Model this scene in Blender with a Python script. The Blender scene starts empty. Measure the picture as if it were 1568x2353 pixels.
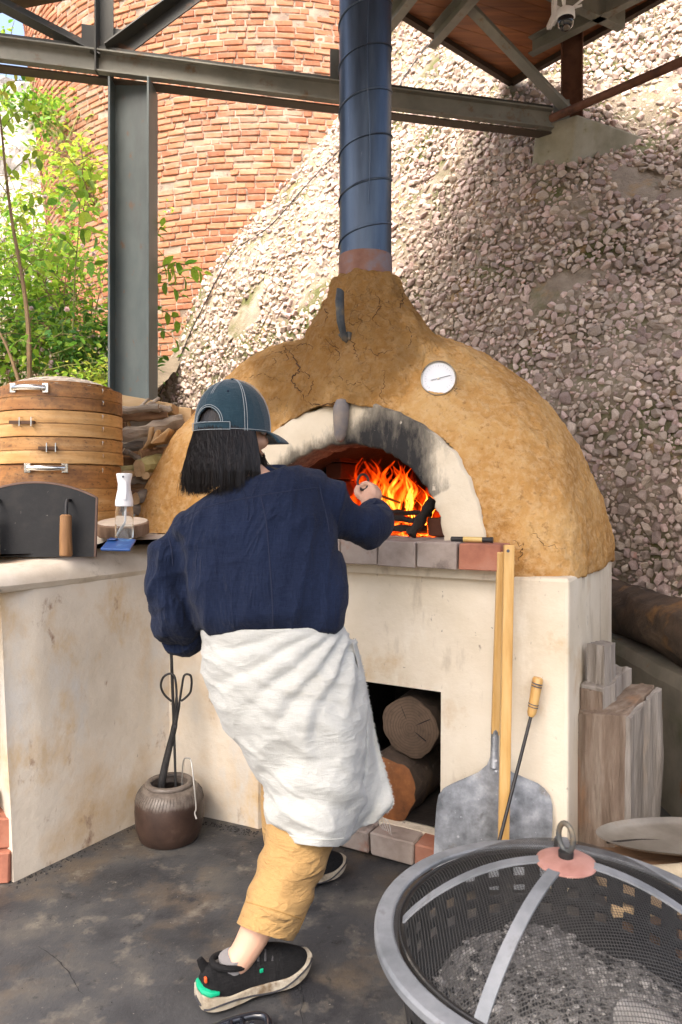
import bpy, bmesh, math, random
import numpy as np
from mathutils import Vector, Matrix, noise as mnoise
random.seed(7); np.random.seed(7)
sc = bpy.context.scene
COL = sc.collection
R = math.radians

# ------------------------------------------------------------ camera, sky, sun
CAMH = 1.22
FPX = 1666.0          # focal length in pixels of a 1568 x 2353 picture
HOR = 1130.0          # horizon row in that picture
cam_d = bpy.data.cameras.new('camera'); cam = bpy.data.objects.new('camera', cam_d); COL.objects.link(cam)
cam_d.sensor_fit = 'VERTICAL'; cam_d.sensor_height = 36.0; cam_d.lens = 1700.0/2401*36
cam.location = (0, 0, CAMH); cam.rotation_euler = (R(90), 0, 0)
cam_d.shift_y = -(1200.5-1153.0)/2401
cam_d.clip_start = 0.05; cam_d.clip_end = 400
cam_d.dof.use_dof = True; cam_d.dof.focus_distance = 2.6; cam_d.dof.aperture_fstop = 7.0
sc.camera = cam

w = bpy.data.worlds.new('World'); sc.world = w; w.use_nodes = True
nt = w.node_tree; nt.nodes.clear()
SUN_EL, SUN_AZ = R(58), R(205)     # sun high, behind the photographer to the left (thin cloud)
sky = nt.nodes.new('ShaderNodeTexSky'); sky.sky_type = 'NISHITA'; sky.sun_disc = False
sky.sun_elevation = SUN_EL; sky.sun_rotation = SUN_AZ; sky.dust_density = 9.0; sky.air_density = 1.0; sky.ozone_density = 1.0
bg = nt.nodes.new('ShaderNodeBackground'); bg.inputs[1].default_value = 0.15
wo = nt.nodes.new('ShaderNodeOutputWorld')
nt.links.new(sky.outputs[0], bg.inputs[0]); nt.links.new(bg.outputs[0], wo.inputs[0])
sun_d = bpy.data.lights.new('sun', 'SUN'); sun_d.energy = .85; sun_d.angle = R(45); sun_d.color = (1, .95, .87)
sun = bpy.data.objects.new('sun', sun_d); COL.objects.link(sun)
sdir = Vector((math.sin(SUN_AZ)*math.cos(SUN_EL), math.cos(SUN_AZ)*math.cos(SUN_EL), math.sin(SUN_EL)))
sun.rotation_euler = sdir.to_track_quat('Z', 'Y').to_euler()
sun.location = sdir*20
vs = sc.view_settings; vs.view_transform = 'Standard'; vs.look = 'None'; vs.gamma = 1; vs.exposure = 2.0; vs.use_curve_mapping = False
sc.cycles.max_bounces = 8; sc.cycles.diffuse_bounces = 5; sc.cycles.transparent_max_bounces = 24
sc.cycles.use_denoising = True
try: sc.cycles.denoiser = 'OPENIMAGEDENOISE'
except Exception: pass
sc.cycles.sample_clamp_indirect = 6

def P(x, y, z):
    """a measured image point at depth z, in metres"""
    return Vector(((x-784.0)*z/FPX, z, CAMH-(y-HOR)*z/FPX))

# ------------------------------------------------------------ material helpers
MATS = {}
def ramp(nt, fac, stops):
    r = nt.nodes.new('ShaderNodeValToRGB'); e = r.color_ramp.elements
    while len(e) < len(stops): e.new(0.5)
    for i, (p, c) in enumerate(stops):
        e[i].position = p
        e[i].color = (c, c, c, 1) if isinstance(c, (int, float)) else (*c, 1)
    nt.links.new(fac, r.inputs[0]); return r.outputs[0]
def mixc(nt, fac, a, b, mode='MIX'):
    m = nt.nodes.new('ShaderNodeMix'); m.data_type = 'RGBA'; m.blend_type = mode
    for s, v in ((m.inputs[0], fac), (m.inputs[6], a), (m.inputs[7], b)):
        if hasattr(v, 'is_output'): nt.links.new(v, s)
        elif isinstance(v, (tuple, list)): s.default_value = (*v, 1)
        else: s.default_value = v
    return m.outputs[2]
def math_(nt, op, a, b=0.0, c=None):
    m = nt.nodes.new('ShaderNodeMath'); m.operation = op
    for s, v in zip(m.inputs, (a, b, c)):
        if v is None: continue
        if hasattr(v, 'is_output'): nt.links.new(v, s)
        else: s.default_value = v
    return m.outputs[0]
def rnd_(nt):
    g = nt.nodes.new('ShaderNodeNewGeometry'); o = nt.nodes.new('ShaderNodeObjectInfo')
    s = math_(nt, 'ADD', g.outputs['Random Per Island'], o.outputs['Random'])
    return math_(nt, 'FRACT', s)
def coords(nt, stretch=(1,1,1), rnd=False, rot=(0,0,0)):
    t = nt.nodes.new('ShaderNodeTexCoord'); m = nt.nodes.new('ShaderNodeMapping')
    m.inputs['Scale'].default_value = stretch; m.inputs['Rotation'].default_value = rot
    nt.links.new(t.outputs['Object'], m.inputs[0])
    if rnd:
        v = nt.nodes.new('ShaderNodeVectorMath'); v.operation = 'SCALE'
        v.inputs[0].default_value = (37, 53, 71); nt.links.new(rnd_(nt), v.inputs['Scale'])
        nt.links.new(v.outputs[0], m.inputs['Location'])
    return m.outputs[0]
def noise_(nt, co, scale, detail=6, rough=.6, dist=0):
    n = nt.nodes.new('ShaderNodeTexNoise'); n.inputs['Scale'].default_value = scale
    n.inputs['Detail'].default_value = detail; n.inputs['Roughness'].default_value = rough; n.inputs['Distortion'].default_value = dist
    nt.links.new(co, n.inputs['Vector']); return n.outputs['Fac']
def bump_(nt, h, strength, dist=.01, prev=None):
    b = nt.nodes.new('ShaderNodeBump'); b.inputs['Strength'].default_value = strength; b.inputs['Distance'].default_value = dist
    nt.links.new(h, b.inputs['Height'])
    if prev is not None: nt.links.new(prev, b.inputs['Normal'])
    return b.outputs[0]
def newmat(name):
    m = bpy.data.materials.new(name); m.use_nodes = True; nt = m.node_tree; nt.nodes.clear()
    o = nt.nodes.new('ShaderNodeOutputMaterial'); b = nt.nodes.new('ShaderNodeBsdfPrincipled')
    nt.links.new(b.outputs[0], o.inputs[0]); MATS[name] = m
    return m, nt, b, o
def mat(name, cols, scale=4, rough=.8, bump=.3, bscale=40, bdist=.004, metal=0, stretch=(1,1,1), rot=(0,0,0), rv=0, rh=0, spots=(), rndco=False,
        detail=7, lo=.3, hi=.7, rvar=.15, spec=.4, trans=0, sheen=0, coat=0, dist=0):
    m, nt, b, o = newmat(name)
    co = coords(nt, stretch, rndco, rot)
    f = noise_(nt, co, scale, detail, .62, dist)
    k = len(cols)
    c = ramp(nt, f, [(lo+(hi-lo)*i/max(k-1,1), cc) for i, cc in enumerate(cols)]) if k > 1 else None
    if c is None:
        rgb = nt.nodes.new('ShaderNodeRGB'); rgb.outputs[0].default_value = (*cols[0], 1); c = rgb.outputs[0]
    for sp in spots:
        scol, ss, l, h = sp[:4]; st = sp[4] if len(sp) > 4 else (1,1,1); off = sp[5] if len(sp) > 5 else 0
        co2 = coords(nt, st, rndco)
        if off:
            va = nt.nodes.new('ShaderNodeVectorMath'); va.operation = 'ADD'; va.inputs[1].default_value = (off, off*1.7, off*.3)
            nt.links.new(co2, va.inputs[0]); co2 = va.outputs[0]
        fac = ramp(nt, noise_(nt, co2, ss, 6, .65), [(l, 0.0), (h, 1.0)])
        c = mixc(nt, fac, c, scol)
    if rv or rh:
        r = rnd_(nt); hs = nt.nodes.new('ShaderNodeHueSaturation')
        nt.links.new(c, hs.inputs['Color'])
        nt.links.new(math_(nt, 'MULTIPLY_ADD', r, rv*2, 1-rv), hs.inputs['Value'])
        r2 = math_(nt, 'FRACT', math_(nt, 'MULTIPLY', r, 7.31))
        nt.links.new(math_(nt, 'MULTIPLY_ADD', r2, rh*2, .5-rh), hs.inputs['Hue'])
        c = hs.outputs[0]
    nt.links.new(c, b.inputs['Base Color'])
    rr = math_(nt, 'MULTIPLY_ADD', f, rvar*2, rough-rvar); nt.links.new(rr, b.inputs['Roughness'])
    b.inputs['Metallic'].default_value = metal; b.inputs['Specular IOR Level'].default_value = spec
    if coat: b.inputs['Coat Weight'].default_value = coat
    if sheen: b.inputs['Sheen Weight'].default_value = sheen
    if bump:
        n2 = noise_(nt, co, bscale, 8, .65); nt.links.new(bump_(nt, n2, bump, bdist), b.inputs['Normal'])
    if trans:
        tr = nt.nodes.new('ShaderNodeBsdfTranslucent'); nt.links.new(c, tr.inputs[0])
        mx = nt.nodes.new('ShaderNodeMixShader'); mx.inputs[0].default_value = trans
        nt.links.new(b.outputs[0], mx.inputs[1]); nt.links.new(tr.outputs[0], mx.inputs[2]); nt.links.new(mx.outputs[0], o.inputs[0])
    return m

# ------------------------------------------------------------ geometry helpers (world-space verts, faces)
class G:
    """a growing bag of vertices and faces"""
    def __init__(s): s.v = []; s.f = []
    def add(s, V, F):
        k = len(s.v); s.v.extend([tuple(p) for p in V]); s.f.extend([tuple(i+k for i in q) for q in F]); return s
    def box(s, c, d, M=None):
        c = Vector(c); hx, hy, hz = d[0]/2, d[1]/2, d[2]/2
        V = [Vector((x*hx, y*hy, z*hz)) for z in (-1,1) for y in (-1,1) for x in (-1,1)]
        if M is not None: V = [M @ v for v in V]
        return s.add([v+c for v in V], [(0,2,3,1),(4,5,7,6),(0,1,5,4),(2,6,7,3),(0,4,6,2),(1,3,7,5)])
    def tube(s, pts, rad, n=8, cap=True, flat=1.0):
        V, F = tube(pts, rad, n, cap, flat); return s.add(V, F)
    def prism(s, p0, p1, prof, up=(0,0,1)):
        V, F = prism(p0, p1, prof, up); return s.add(V, F)
def frames(pts):
    pts = [Vector(p) for p in pts]; T = []
    for i in range(len(pts)):
        a = pts[max(i-1,0)]; b = pts[min(i+1,len(pts)-1)]; t = (b-a); T.append(t.normalized() if t.length > 1e-9 else Vector((0,0,1)))
    up = Vector((0,0,1)) if abs(T[0].z) < .9 else Vector((1,0,0))
    n = (up - T[0]*up.dot(T[0])).normalized(); out = []
    for t in T:
        n = (n - t*n.dot(t)); n = n.normalized() if n.length > 1e-6 else Vector((1,0,0)); out.append((t, n, t.cross(n)))
    return pts, out
def tube(pts, rad, n=8, cap=True, flat=1.0):
    pts, fr = frames(pts); V = []; F = []
    if isinstance(rad, (int, float)): rad = [rad]*len(pts)
    for p, (t, a, b), r in zip(pts, fr, rad):
        for k in range(n):
            an = 2*math.pi*k/n; V.append(p + a*(math.cos(an)*r) + b*(math.sin(an)*r*flat))
    for i in range(len(pts)-1):
        for k in range(n):
            F.append((i*n+k, i*n+(k+1)%n, (i+1)*n+(k+1)%n, (i+1)*n+k))
    if cap:
        F.append(tuple(range(n))[::-1]); F.append(tuple((len(pts)-1)*n+k for k in range(n)))
    return V, F
def prism(p0, p1, prof, up=(0,0,1)):
    """extrude a closed 2-D profile (list of (side, up)) from p0 to p1"""
    p0 = Vector(p0); p1 = Vector(p1); t = (p1-p0).normalized(); up = Vector(up)
    s = t.cross(up).normalized(); u = s.cross(t); n = len(prof)
    V = [p0+s*a+u*b for a, b in prof] + [p1+s*a+u*b for a, b in prof]
    F = [(i, (i+1)%n, n+(i+1)%n, n+i) for i in range(n)] + [tuple(range(n))[::-1], tuple(range(n, 2*n))]
    return V, F
def lathe(prof, n=32, c=(0,0,0), M=None, closed=False):
    """revolve (r, z) points about z; ends with r=0 close by themselves"""
    V = []; F = []; c = Vector(c)
    for r, z in prof:
        for k in range(n):
            a = 2*math.pi*k/n; V.append(Vector((r*math.cos(a), r*math.sin(a), z)))
    m = len(prof)
    for i in range(m-1 if not closed else m):
        j = (i+1) % m
        for k in range(n):
            F.append((i*n+k, i*n+(k+1)%n, j*n+(k+1)%n, j*n+k))
    if M is not None: V = [M @ v for v in V]
    return [v+c for v in V], F
def loft(rings, cap=True):
    n = len(rings[0]); V = [p for r in rings for p in r]; F = []
    for i in range(len(rings)-1):
        for k in range(n): F.append((i*n+k, i*n+(k+1)%n, (i+1)*n+(k+1)%n, (i+1)*n+k))
    if cap: F.append(tuple(range(n))[::-1]); F.append(tuple((len(rings)-1)*n+k for k in range(n)))
    return V, F
def grid(fn, nu, nv, wrapu=False):
    V = []; F = []; cu = nu if wrapu else nu+1
    for j in range(nv+1):
        for i in range(cu): V.append(fn(i/nu, j/nv))
    for j in range(nv):
        for i in range(nu):
            a = j*cu+i; b = j*cu+(i+1)%cu; F.append((a, b, b+cu, a+cu))
    return V, F
def nz(p, s=1.0, oct=4):
    p = Vector(p)*s
    return mnoise.fractal(p, 1.0, 2.0, oct, noise_basis='PERLIN_ORIGINAL')
def cr(pts, m):
    """smooth path through points (Catmull-Rom); pts are tuples of any length"""
    A = np.array(pts, float); n = len(A); out = []
    for k in range(m):
        t = k/(m-1)*(n-1); i = min(int(t), n-2); f = t-i
        p0 = A[max(i-1,0)]; p1 = A[i]; p2 = A[i+1]; p3 = A[min(i+2,n-1)]
        out.append(.5*((2*p1)+(-p0+p2)*f+(2*p0-5*p1+4*p2-p3)*f*f+(-p0+3*p1-3*p2+p3)*f**3))
    return out

ORI = {}
def raw(name, V, F, m, smooth=False, org=(0,0,0)):
    org = Vector(org); me = bpy.data.meshes.new(name)
    me.from_pydata([tuple(Vector(v)-org) for v in V], [], [tuple(f) for f in F])
    bm = bmesh.new(); bm.from_mesh(me); bmesh.ops.remove_doubles(bm, verts=bm.verts, dist=1e-6)
    bmesh.ops.recalc_face_normals(bm, faces=bm.faces); bm.to_mesh(me); bm.free()
    if m is not None: me.materials.append(MATS[m] if isinstance(m, str) else m)
    if smooth: me.shade_smooth(); me.set_sharp_from_angle(angle=R(42))
    me.update(); return me
def tag(o, label=None, cat=None, group=None, kind=None):
    if label: o['label'] = label
    if cat: o['category'] = cat
    if group: o['group'] = group
    if kind: o['kind'] = kind
    return o
def thing(name, loc, label, cat, group=None, kind=None):
    o = bpy.data.objects.new(name, None); COL.objects.link(o); o.location = loc; o.empty_display_size = .05
    ORI[o.name] = Vector(loc); return tag(o, label, cat, group, kind)
def part(name, g, m, parent, smooth=False, bevel=0, kind=None, label=None, mods=None):
    V, F = (g.v, g.f) if isinstance(g, G) else g
    org = ORI[parent.name]; me = raw(name, V, F, m, smooth, org)
    o = bpy.data.objects.new(name, me); COL.objects.link(o); o.parent = parent; ORI[o.name] = org
    fin(o, bevel, smooth, mods)
    return tag(o, label, None, None, kind)
def solo(name, g, m, loc, label=None, cat=None, group=None, kind=None, smooth=False, bevel=0, mods=None):
    V, F = (g.v, g.f) if isinstance(g, G) else g
    me = raw(name, V, F, m, smooth, loc); o = bpy.data.objects.new(name, me); COL.objects.link(o); o.location = loc; ORI[o.name] = Vector(loc)
    fin(o, bevel, smooth, mods)
    return tag(o, label, cat, group, kind)
def fin(o, bevel, smooth, mods):
    if bevel:
        b = o.modifiers.new('b', 'BEVEL'); b.width = bevel; b.segments = 2; b.limit_method = 'ANGLE'; b.angle_limit = R(35); b.harden_normals = False
    if mods: mods(o)
    if bevel or mods: bake(o)
def bake(o):
    dg = bpy.context.evaluated_depsgraph_get(); dg.update()
    me = bpy.data.meshes.new_from_object(o.evaluated_get(dg)); old = o.data
    o.modifiers.clear(); o.data = me; me.name = old.name
    if old.users == 0: bpy.data.meshes.remove(old)
def remesh(o, vox, smooth=2, sub=0):
    r = o.modifiers.new('r', 'REMESH'); r.mode = 'VOXEL'; r.voxel_size = vox; r.use_smooth_shade = True
    if smooth:
        s = o.modifiers.new('s', 'SMOOTH'); s.iterations = smooth; s.factor = .5
    bake(o); o.data.shade_smooth()
def getco(o):
    a = np.empty(len(o.data.vertices)*3); o.data.vertices.foreach_get('co', a); return a.reshape(-1,3)
def setco(o, a):
    o.data.vertices.foreach_set('co', np.ascontiguousarray(a).ravel()); o.data.update()
def getno(o):
    a = np.empty(len(o.data.vertices)*3); o.data.vertices.foreach_get('normal', a); return a.reshape(-1,3)
def displace(o, fn):
    """move every vertex along its normal by fn(world position)"""
    c = getco(o); n = getno(o); org = np.array(ORI[o.name]); d = np.array([fn(p) for p in (c+org)])
    setco(o, c+n*d[:,None])
def piece(name, me, parent, M):
    o = bpy.data.objects.new(name, me); COL.objects.link(o); o.parent = parent
    o.matrix_local = Matrix.Translation(-ORI[parent.name]) @ M
    return o
def rbox(d, j=0.0, bev=.004, seed=0):
    """a slightly irregular bevelled block mesh data (verts, faces), centred"""
    rn = random.Random(seed); bm = bmesh.new(); bmesh.ops.create_cube(bm, size=1)
    for v in bm.verts:
        v.co = Vector((v.co.x*d[0]+rn.uniform(-j,j), v.co.y*d[1]+rn.uniform(-j,j), v.co.z*d[2]+rn.uniform(-j,j)))
    if bev: bmesh.ops.bevel(bm, geom=list(bm.edges), offset=bev, segments=1, profile=.5, affect='EDGES')
    bm.verts.index_update()
    V = [v.co.copy() for v in bm.verts]; F = [[v.index for v in f.verts] for f in bm.faces]; bm.free(); return V, F
# ------------------------------------------------------------ materials of the setting
mat('concrete_floor', [(.022,.023,.026), (.046,.047,.05), (.092,.085,.074)], scale=3.6, rough=.6, bump=.6, bscale=70, bdist=.004, detail=12, lo=.32, hi=.72,
    spots=[((.11,.08,.05), 2.6, .5, .7), ((.022,.023,.027), 4.5, .54, .66, (1,1,1), 3.3), ((.15,.135,.112), 11, .56, .74, (1,1,1), 7), ((.02,.02,.022), 22, .6, .7, (1,1,1), 1), ((.3,.28,.25), 90, .66, .72, (1,1,1), 9)])
mat('soil', [(.10,.08,.05), (.2,.16,.11)], scale=6, bump=.6, bscale=30, bdist=.02)
mat('mortar_moss', [(.17,.13,.095), (.27,.22,.165), (.36,.3,.235)], scale=9, bump=.8, bscale=60, bdist=.015, spots=[((.10,.105,.03), 2.2, .5, .62), ((.3,.2,.1), 5, .58, .68, (1,1,1), 4)])
mat('pebble', [(.3,.215,.17), (.47,.37,.315), (.6,.52,.465)], scale=11, bump=.7, bscale=45, bdist=.006, rv=.34, rh=.024, rndco=True, rough=.75, lo=.25, hi=.75,
    spots=[((.42,.17,.10), 9, .62, .75), ((.6,.55,.5), 22, .6, .75, (1,1,1), 2)])
mat('steel_green', [(.045,.064,.066), (.075,.1,.102), (.11,.135,.137)], scale=5, rough=.5, bump=.12, bscale=40, stretch=(1,1,.35), spots=[((.13,.075,.04), 26, .62, .7, (1,1,.5)), ((.05,.055,.055), 3, .5, .7, (1,1,.3), 4)], spec=.5)
mat('steel_dark', [(.022,.024,.022), (.045,.046,.04)], scale=6, rough=.6, bump=.15, bscale=40, spots=[((.11,.06,.035), 10, .58, .68)])
mat('steel_pale', [(.13,.135,.115), (.22,.215,.185)], scale=6, rough=.6, bump=.15, bscale=40, spots=[((.14,.09,.05), 10, .58, .7)])
mat('rust', [(.05,.022,.013), (.12,.05,.028), (.17,.08,.05)], scale=10, rough=.75, bump=.25, bscale=80)
mat('beam_under', [(.05,.04,.032), (.09,.068,.05)], scale=8, rough=.7, bump=.2)
mat('roof_wood', [(.12,.042,.016), (.22,.08,.03), (.3,.12,.045)], scale=5, rough=.6, bump=.2, bscale=30, stretch=(.35,4,1), rot=(0,0,-.4), rv=.25, rndco=True)
mat('fascia_wood', [(.03,.018,.012), (.06,.035,.02)], scale=6, bump=.3, bscale=30)
mat('footing_concrete', [(.2,.195,.14), (.31,.3,.235), (.38,.37,.31)], scale=4, bump=.25, bscale=40, spots=[((.22,.22,.11), 3, .52, .68), ((.16,.13,.08), 12, .64, .72)])
mat('wall_concrete', [(.13,.12,.095), (.24,.22,.18)], scale=5, bump=.3, bscale=40, spots=[((.22,.11,.04), 7, .6, .7), ((.1,.11,.06), 3, .55, .7, (1,1,1), 5)])
mat('pale_rock', [(.25,.24,.22), (.42,.41,.39), (.58,.57,.55)], scale=2.5, bump=.8, bscale=14, bdist=.05, spots=[((.12,.14,.06), 3, .55, .66), ((.3,.24,.17), 5, .6, .7, (1,1,1), 3)])

def brick_material(name):
    m, nt, b, o = newmat(name)
    r = rnd_(nt)
    c = ramp(nt, r, [(0.0, (.25,.086,.042)), (.35, (.355,.138,.066)), (.7, (.42,.185,.095)), (1.0, (.31,.108,.052))])
    co = coords(nt, (1,1,1), True)
    f = noise_(nt, co, 20, 6, .6); c = mixc(nt, ramp(nt, f, [(.45, 0.0), (.75, .45)]), c, (.42,.24,.15))
    g = nt.nodes.new('ShaderNodeNewGeometry')
    f2 = noise_(nt, g.outputs['Position'], .9, 5, .6); f3 = noise_(nt, g.outputs['Position'], 9, 5, .6)
    s = math_(nt, 'MULTIPLY_ADD', f3, .35, math_(nt, 'ADD', f2, math_(nt, 'MULTIPLY', r, .12)))
    c = mixc(nt, ramp(nt, s, [(.78, 0.0), (.97, .7)]), c, (.37,.28,.21))
    c = mixc(nt, ramp(nt, noise_(nt, co, 8, 4), [(.66, 0.0), (.74, .7)]), c, (.09,.05,.035))
    nt.links.new(c, b.inputs['Base Color']); b.inputs['Roughness'].default_value = .9
    n1 = noise_(nt, co, 45, 8, .7); nt.links.new(bump_(nt, n1, .6, .006), b.inputs['Normal'])
brick_material('tower_brick')
mat('tower_mortar', [(.2,.145,.11), (.33,.25,.19), (.43,.35,.275)], scale=6, bump=.7, bscale=50, bdist=.01, spots=[((.12,.08,.06), 14, .55, .65)])

# ------------------------------------------------------------ ground and floor
V, F = grid(lambda a, b: Vector((-60+120*a, -40+140*b, -.03)), 8, 8)
solo('ground', (V, F), 'soil', (0,0,-.03), kind='structure')
V, F = grid(lambda a, b: Vector((-4+9*a, -3+8*b, .006*nz((a*9, b*8, 0), .7))), 60, 60)
solo('floor', (V, F), 'concrete_floor', (0,0,0), kind='structure', smooth=True)

# ------------------------------------------------------------ round brick tower behind
TCX, TCY, TR = -.62, 10.15, 3.2
def tcen(h): return TCX-.11*(h-4)
def tower_depth(px, py):
    """depth at which a line of sight meets the tower"""
    k = (px-784)/FPX; z = 8.0
    for _ in range(12):
        h = CAMH-(py-HOR)*z/FPX; cx = tcen(h)
        A = k*k+1; B = -2*(k*cx+TCY); C = cx*cx+TCY*TCY-TR*TR; D = B*B-4*A*C
        z = (-B-math.sqrt(D))/(2*A) if D > 0 else 9.6
    return z

# ------------------------------------------------------------ gravel-faced embankment
bpts = [(363,882),(470,637),(560,520),(640,440),(700,370),(769,284),(850,150),(906,59),(960,-60)]
ctl = [(1568,1421,3.1),(1401,1372,3.8),(980,1372,4.2),(700,1372,5.0),(1323,30,5.55),(1568,98,5.0),(1568,686,3.85),(1176,588,4.5),(882,686,5.1),
       (1320,380,4.52),(1250,310,4.75),(1465,300,4.85),(2100,1500,1.95),(2100,700,2.6),(2100,0,3.7),(1323,-400,6.6),(960,300,5.75),(700,700,5.75),
       (560,800,6.05),(1400,900,3.7),(1200,1000,4.05),(2000,-400,5.0),(1100,130,5.5)]
ctl += [(x, y, tower_depth(x, y)) for x, y in bpts]
ctl += [(x-130, y-90, tower_depth(x, y)+1.3) for x, y in bpts] + [(200,1300,7.2),(0,900,9),(100,300,9.6),(600,-300,9.5)]
ctl = np.array(ctl); CX = ctl[:, :2]/1000.0
Dm = np.linalg.norm(CX[:,None]-CX[None], axis=2)
A_ = np.block([[Dm, np.c_[np.ones(len(CX)), CX]], [np.c_[np.ones(len(CX)), CX].T, np.zeros((3,3))]])
RW = np.linalg.solve(A_+np.diag([-.02]*len(CX)+[0]*3), np.r_[ctl[:,2], 0,0,0])
def hill_z(px, py):
    q = np.stack([np.asarray(px, float).ravel(), np.asarray(py, float).ravel()], 1)/1000.0
    d = np.linalg.norm(q[:,None]-CX[None], axis=2)
    return d @ RW[:-3] + RW[-3] + q @ RW[-2:]
nx_, ny_ = 110, 110
gx = np.linspace(150, 2150, nx_+1); gy = np.linspace(-420, 1560, ny_+1)
GX, GY = np.meshgrid(gx, gy); GZ = hill_z(GX, GY).reshape(GX.shape)
HV = [P(GX[j,i], GY[j,i], GZ[j,i]) for j in range(ny_+1) for i in range(nx_+1)]
HV = [v+Vector((0, .03*nz(v, 2.2, 3), 0)) for v in HV]
HF = [(j*(nx_+1)+i, j*(nx_+1)+i+1, (j+1)*(nx_+1)+i+1, (j+1)*(nx_+1)+i) for j in range(ny_) for i in range(nx_)]
hill = solo('embankment', (HV, HF), 'mortar_moss', (1.5, 4, 0), kind='structure', smooth=True)

def hull(seed, sx=1, sy=.85, sz=.6, npt=16):
    rn = random.Random(seed); bm = bmesh.new()
    for _ in range(npt):
        v = Vector((rn.gauss(0,1), rn.gauss(0,1), rn.gauss(0,1))).normalized()*rn.uniform(.8, 1.08)
        bm.verts.new((v.x*sx, v.y*sy, v.z*sz))
    r = bmesh.ops.convex_hull(bm, input=list(bm.verts))
    bmesh.ops.delete(bm, geom=[g for g in r['geom_interior'] if isinstance(g, bmesh.types.BMVert)], context='VERTS')
    bmesh.ops.dissolve_limit(bm, angle_limit=R(16), verts=bm.verts, edges=bm.edges)
    bmesh.ops.bevel(bm, geom=list(bm.edges), offset=.06, segments=1, affect='EDGES', clamp_overlap=True)
    bmesh.ops.triangulate(bm, faces=[f for f in bm.faces if len(f.verts) > 4])
    bm.verts.index_update()
    V = [v.co.copy() for v in bm.verts]; F = [[v.index for v in f.verts] for f in bm.faces]; bm.free(); return V, F
PEB = [hull(100+i, 1, random.uniform(.7,.95), random.uniform(.5,.8), random.randint(12,18)) for i in range(18)]
PEBM = []
for i, (V, F) in enumerate(PEB):
    PEBM.append(raw('pebble', V, F, 'pebble'))
def oven_hides(px, py):
    if px < 340 or px > 1397: return False
    top = np.interp(px, [340,360,500,620,740,780,895,960,1120,1250,1350,1397], [1150,1050,860,770,700,640,640,720,830,960,1100,1230])
    return py > top+6
cells = {}; peb = []
ntry = 125000
tx = np.random.uniform(280, 1800, ntry); ty = np.random.uniform(-200, 1500, ntry); tz = hill_z(tx, ty)
zx = hill_z(tx+8, ty); zy = hill_z(tx, ty+8)
for it, (x, y, z, za, zb) in enumerate(zip(tx, ty, tz, zx, zy)):
    if oven_hides(x, y-230): continue
    if x < 1000 and z > tower_depth(x, y)+.12: continue
    p = P(x, y, z)
    if p.z < .35 or (p.z < .74 and p.x > 1.0): continue
    if nz(p+Vector((9,3,1)), 1.9, 3) > .55: continue     # bare, mossy patches
    r = (random.uniform(.019, .042) if len(peb) % 9 else random.uniform(.036,.05)) if it < ntry*.45 else random.uniform(.010,.018)
    key = tuple(int(math.floor(c/.09)) for c in p); ok = True
    for dx in (-1,0,1):
        for dy in (-1,0,1):
            for dz in (-1,0,1):
                for q, rq in cells.get((key[0]+dx, key[1]+dy, key[2]+dz), ()):
                    if (q-p).length < (r+rq)*.64: ok = False; break
                if not ok: break
            if not ok: break
        if not ok: break
    if not ok: continue
    cells.setdefault(key, []).append((p, r))
    a = P(x+8, y, za)-p; b = P(x, y+8, zb)-p; n = b.cross(a).normalized()
    if n.y > 0: n = -n
    q = n.to_track_quat('Z', 'Y').to_matrix() @ Matrix.Rotation(random.uniform(0, 6.28), 3, 'Z') @ Matrix.Rotation(random.gauss(0,.35), 3, 'X')
    M = Matrix.Translation(p+n*r*.22) @ (q*r).to_4x4()
    vis = 0 <= x <= 1568 and 0 <= y <= 1450 and not oven_hides(x, y)
    peb.append((r/z if vis else 0, M, random.randrange(len(PEB))))
peb.sort(key=lambda t: -t[0])
for s, M, k in peb[:290]: piece('pebble', PEBM[k], hill, M)
vs_, fs_, k0 = [], [], 0
g = G()
for s, M, k in peb[290:]: g.add([M @ v for v in PEB[k][0]], PEB[k][1])
part('pebble_facing', g, 'pebble', hill, kind='stuff')

# ------------------------------------------------------------ tower bricks
def tower_pt(ang, h, dr=0): return Vector((tcen(h)+(TR+dr)*math.sin(ang), TCY-(TR+dr)*math.cos(ang), h))
tower = thing('brick_tower', (TCX, TCY, 0), 'round tower of weathered orange bricks behind the gravel embankment', 'tower')
part('mortar_core', grid(lambda a, b: tower_pt(-1.75+3.4*a, .5+7.2*b, -.008+.006*nz((a*40, b*60, 0), .6)), 90, 90), 'tower_mortar', tower, smooth=True)
BRV = []
for i in range(8): BRV.append(rbox((.168+.006*(i%3), .09, .050), .006, .006, i))
HBV = [rbox((.08, .09, .050), .006, .006, 40+i) for i in range(4)]
BRM = [raw('brick', V, F, 'tower_brick') for V, F in BRV]; HBM = [raw('brick', V, F, 'tower_brick') for V, F in HBV]
bl = []; h = 1.6; k = 0
while h < 7.2:
    ang = -1.66+(k % 2)*.036+random.uniform(-.01,.01); wob = random.uniform(-.003,.003)
    while ang < 1.15:
        half = random.random() < .2
        wd = .094 if half else .186
        a = ang+wd/2/TR; ang += wd/TR
        p = tower_pt(a, h+wob+.008*nz((a*3, h, 5), 1.3, 2), random.uniform(-.048,-.039)-(.03 if random.random() < .03 else 0))
        z = p.y; px = 784+p.x*FPX/z; py = HOR-(p.z-CAMH)*FPX/z
        if px > 1010 or py > 960: continue
        if px > 300 and float(hill_z([px], [py])[0]) < z-.35: continue
        if abs(px-438) < 15 and abs(py-491) < 6: continue                 # one brick has fallen out
        rz = Matrix.Rotation(a+random.gauss(0,.02), 4, 'Z') @ Matrix.Rotation(random.gauss(0,.012), 4, 'Y')
        vis = 100 < px < 1000 and 0 < py and not (780 < px < 897) and not (255 < px < 358 and py > 140)
        bl.append(((1/z if vis else 0)-(.02 if half else 0), Matrix.Translation(p) @ rz, half, random.randrange(4 if half else 8)))
    h += .0625; k += 1
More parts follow.
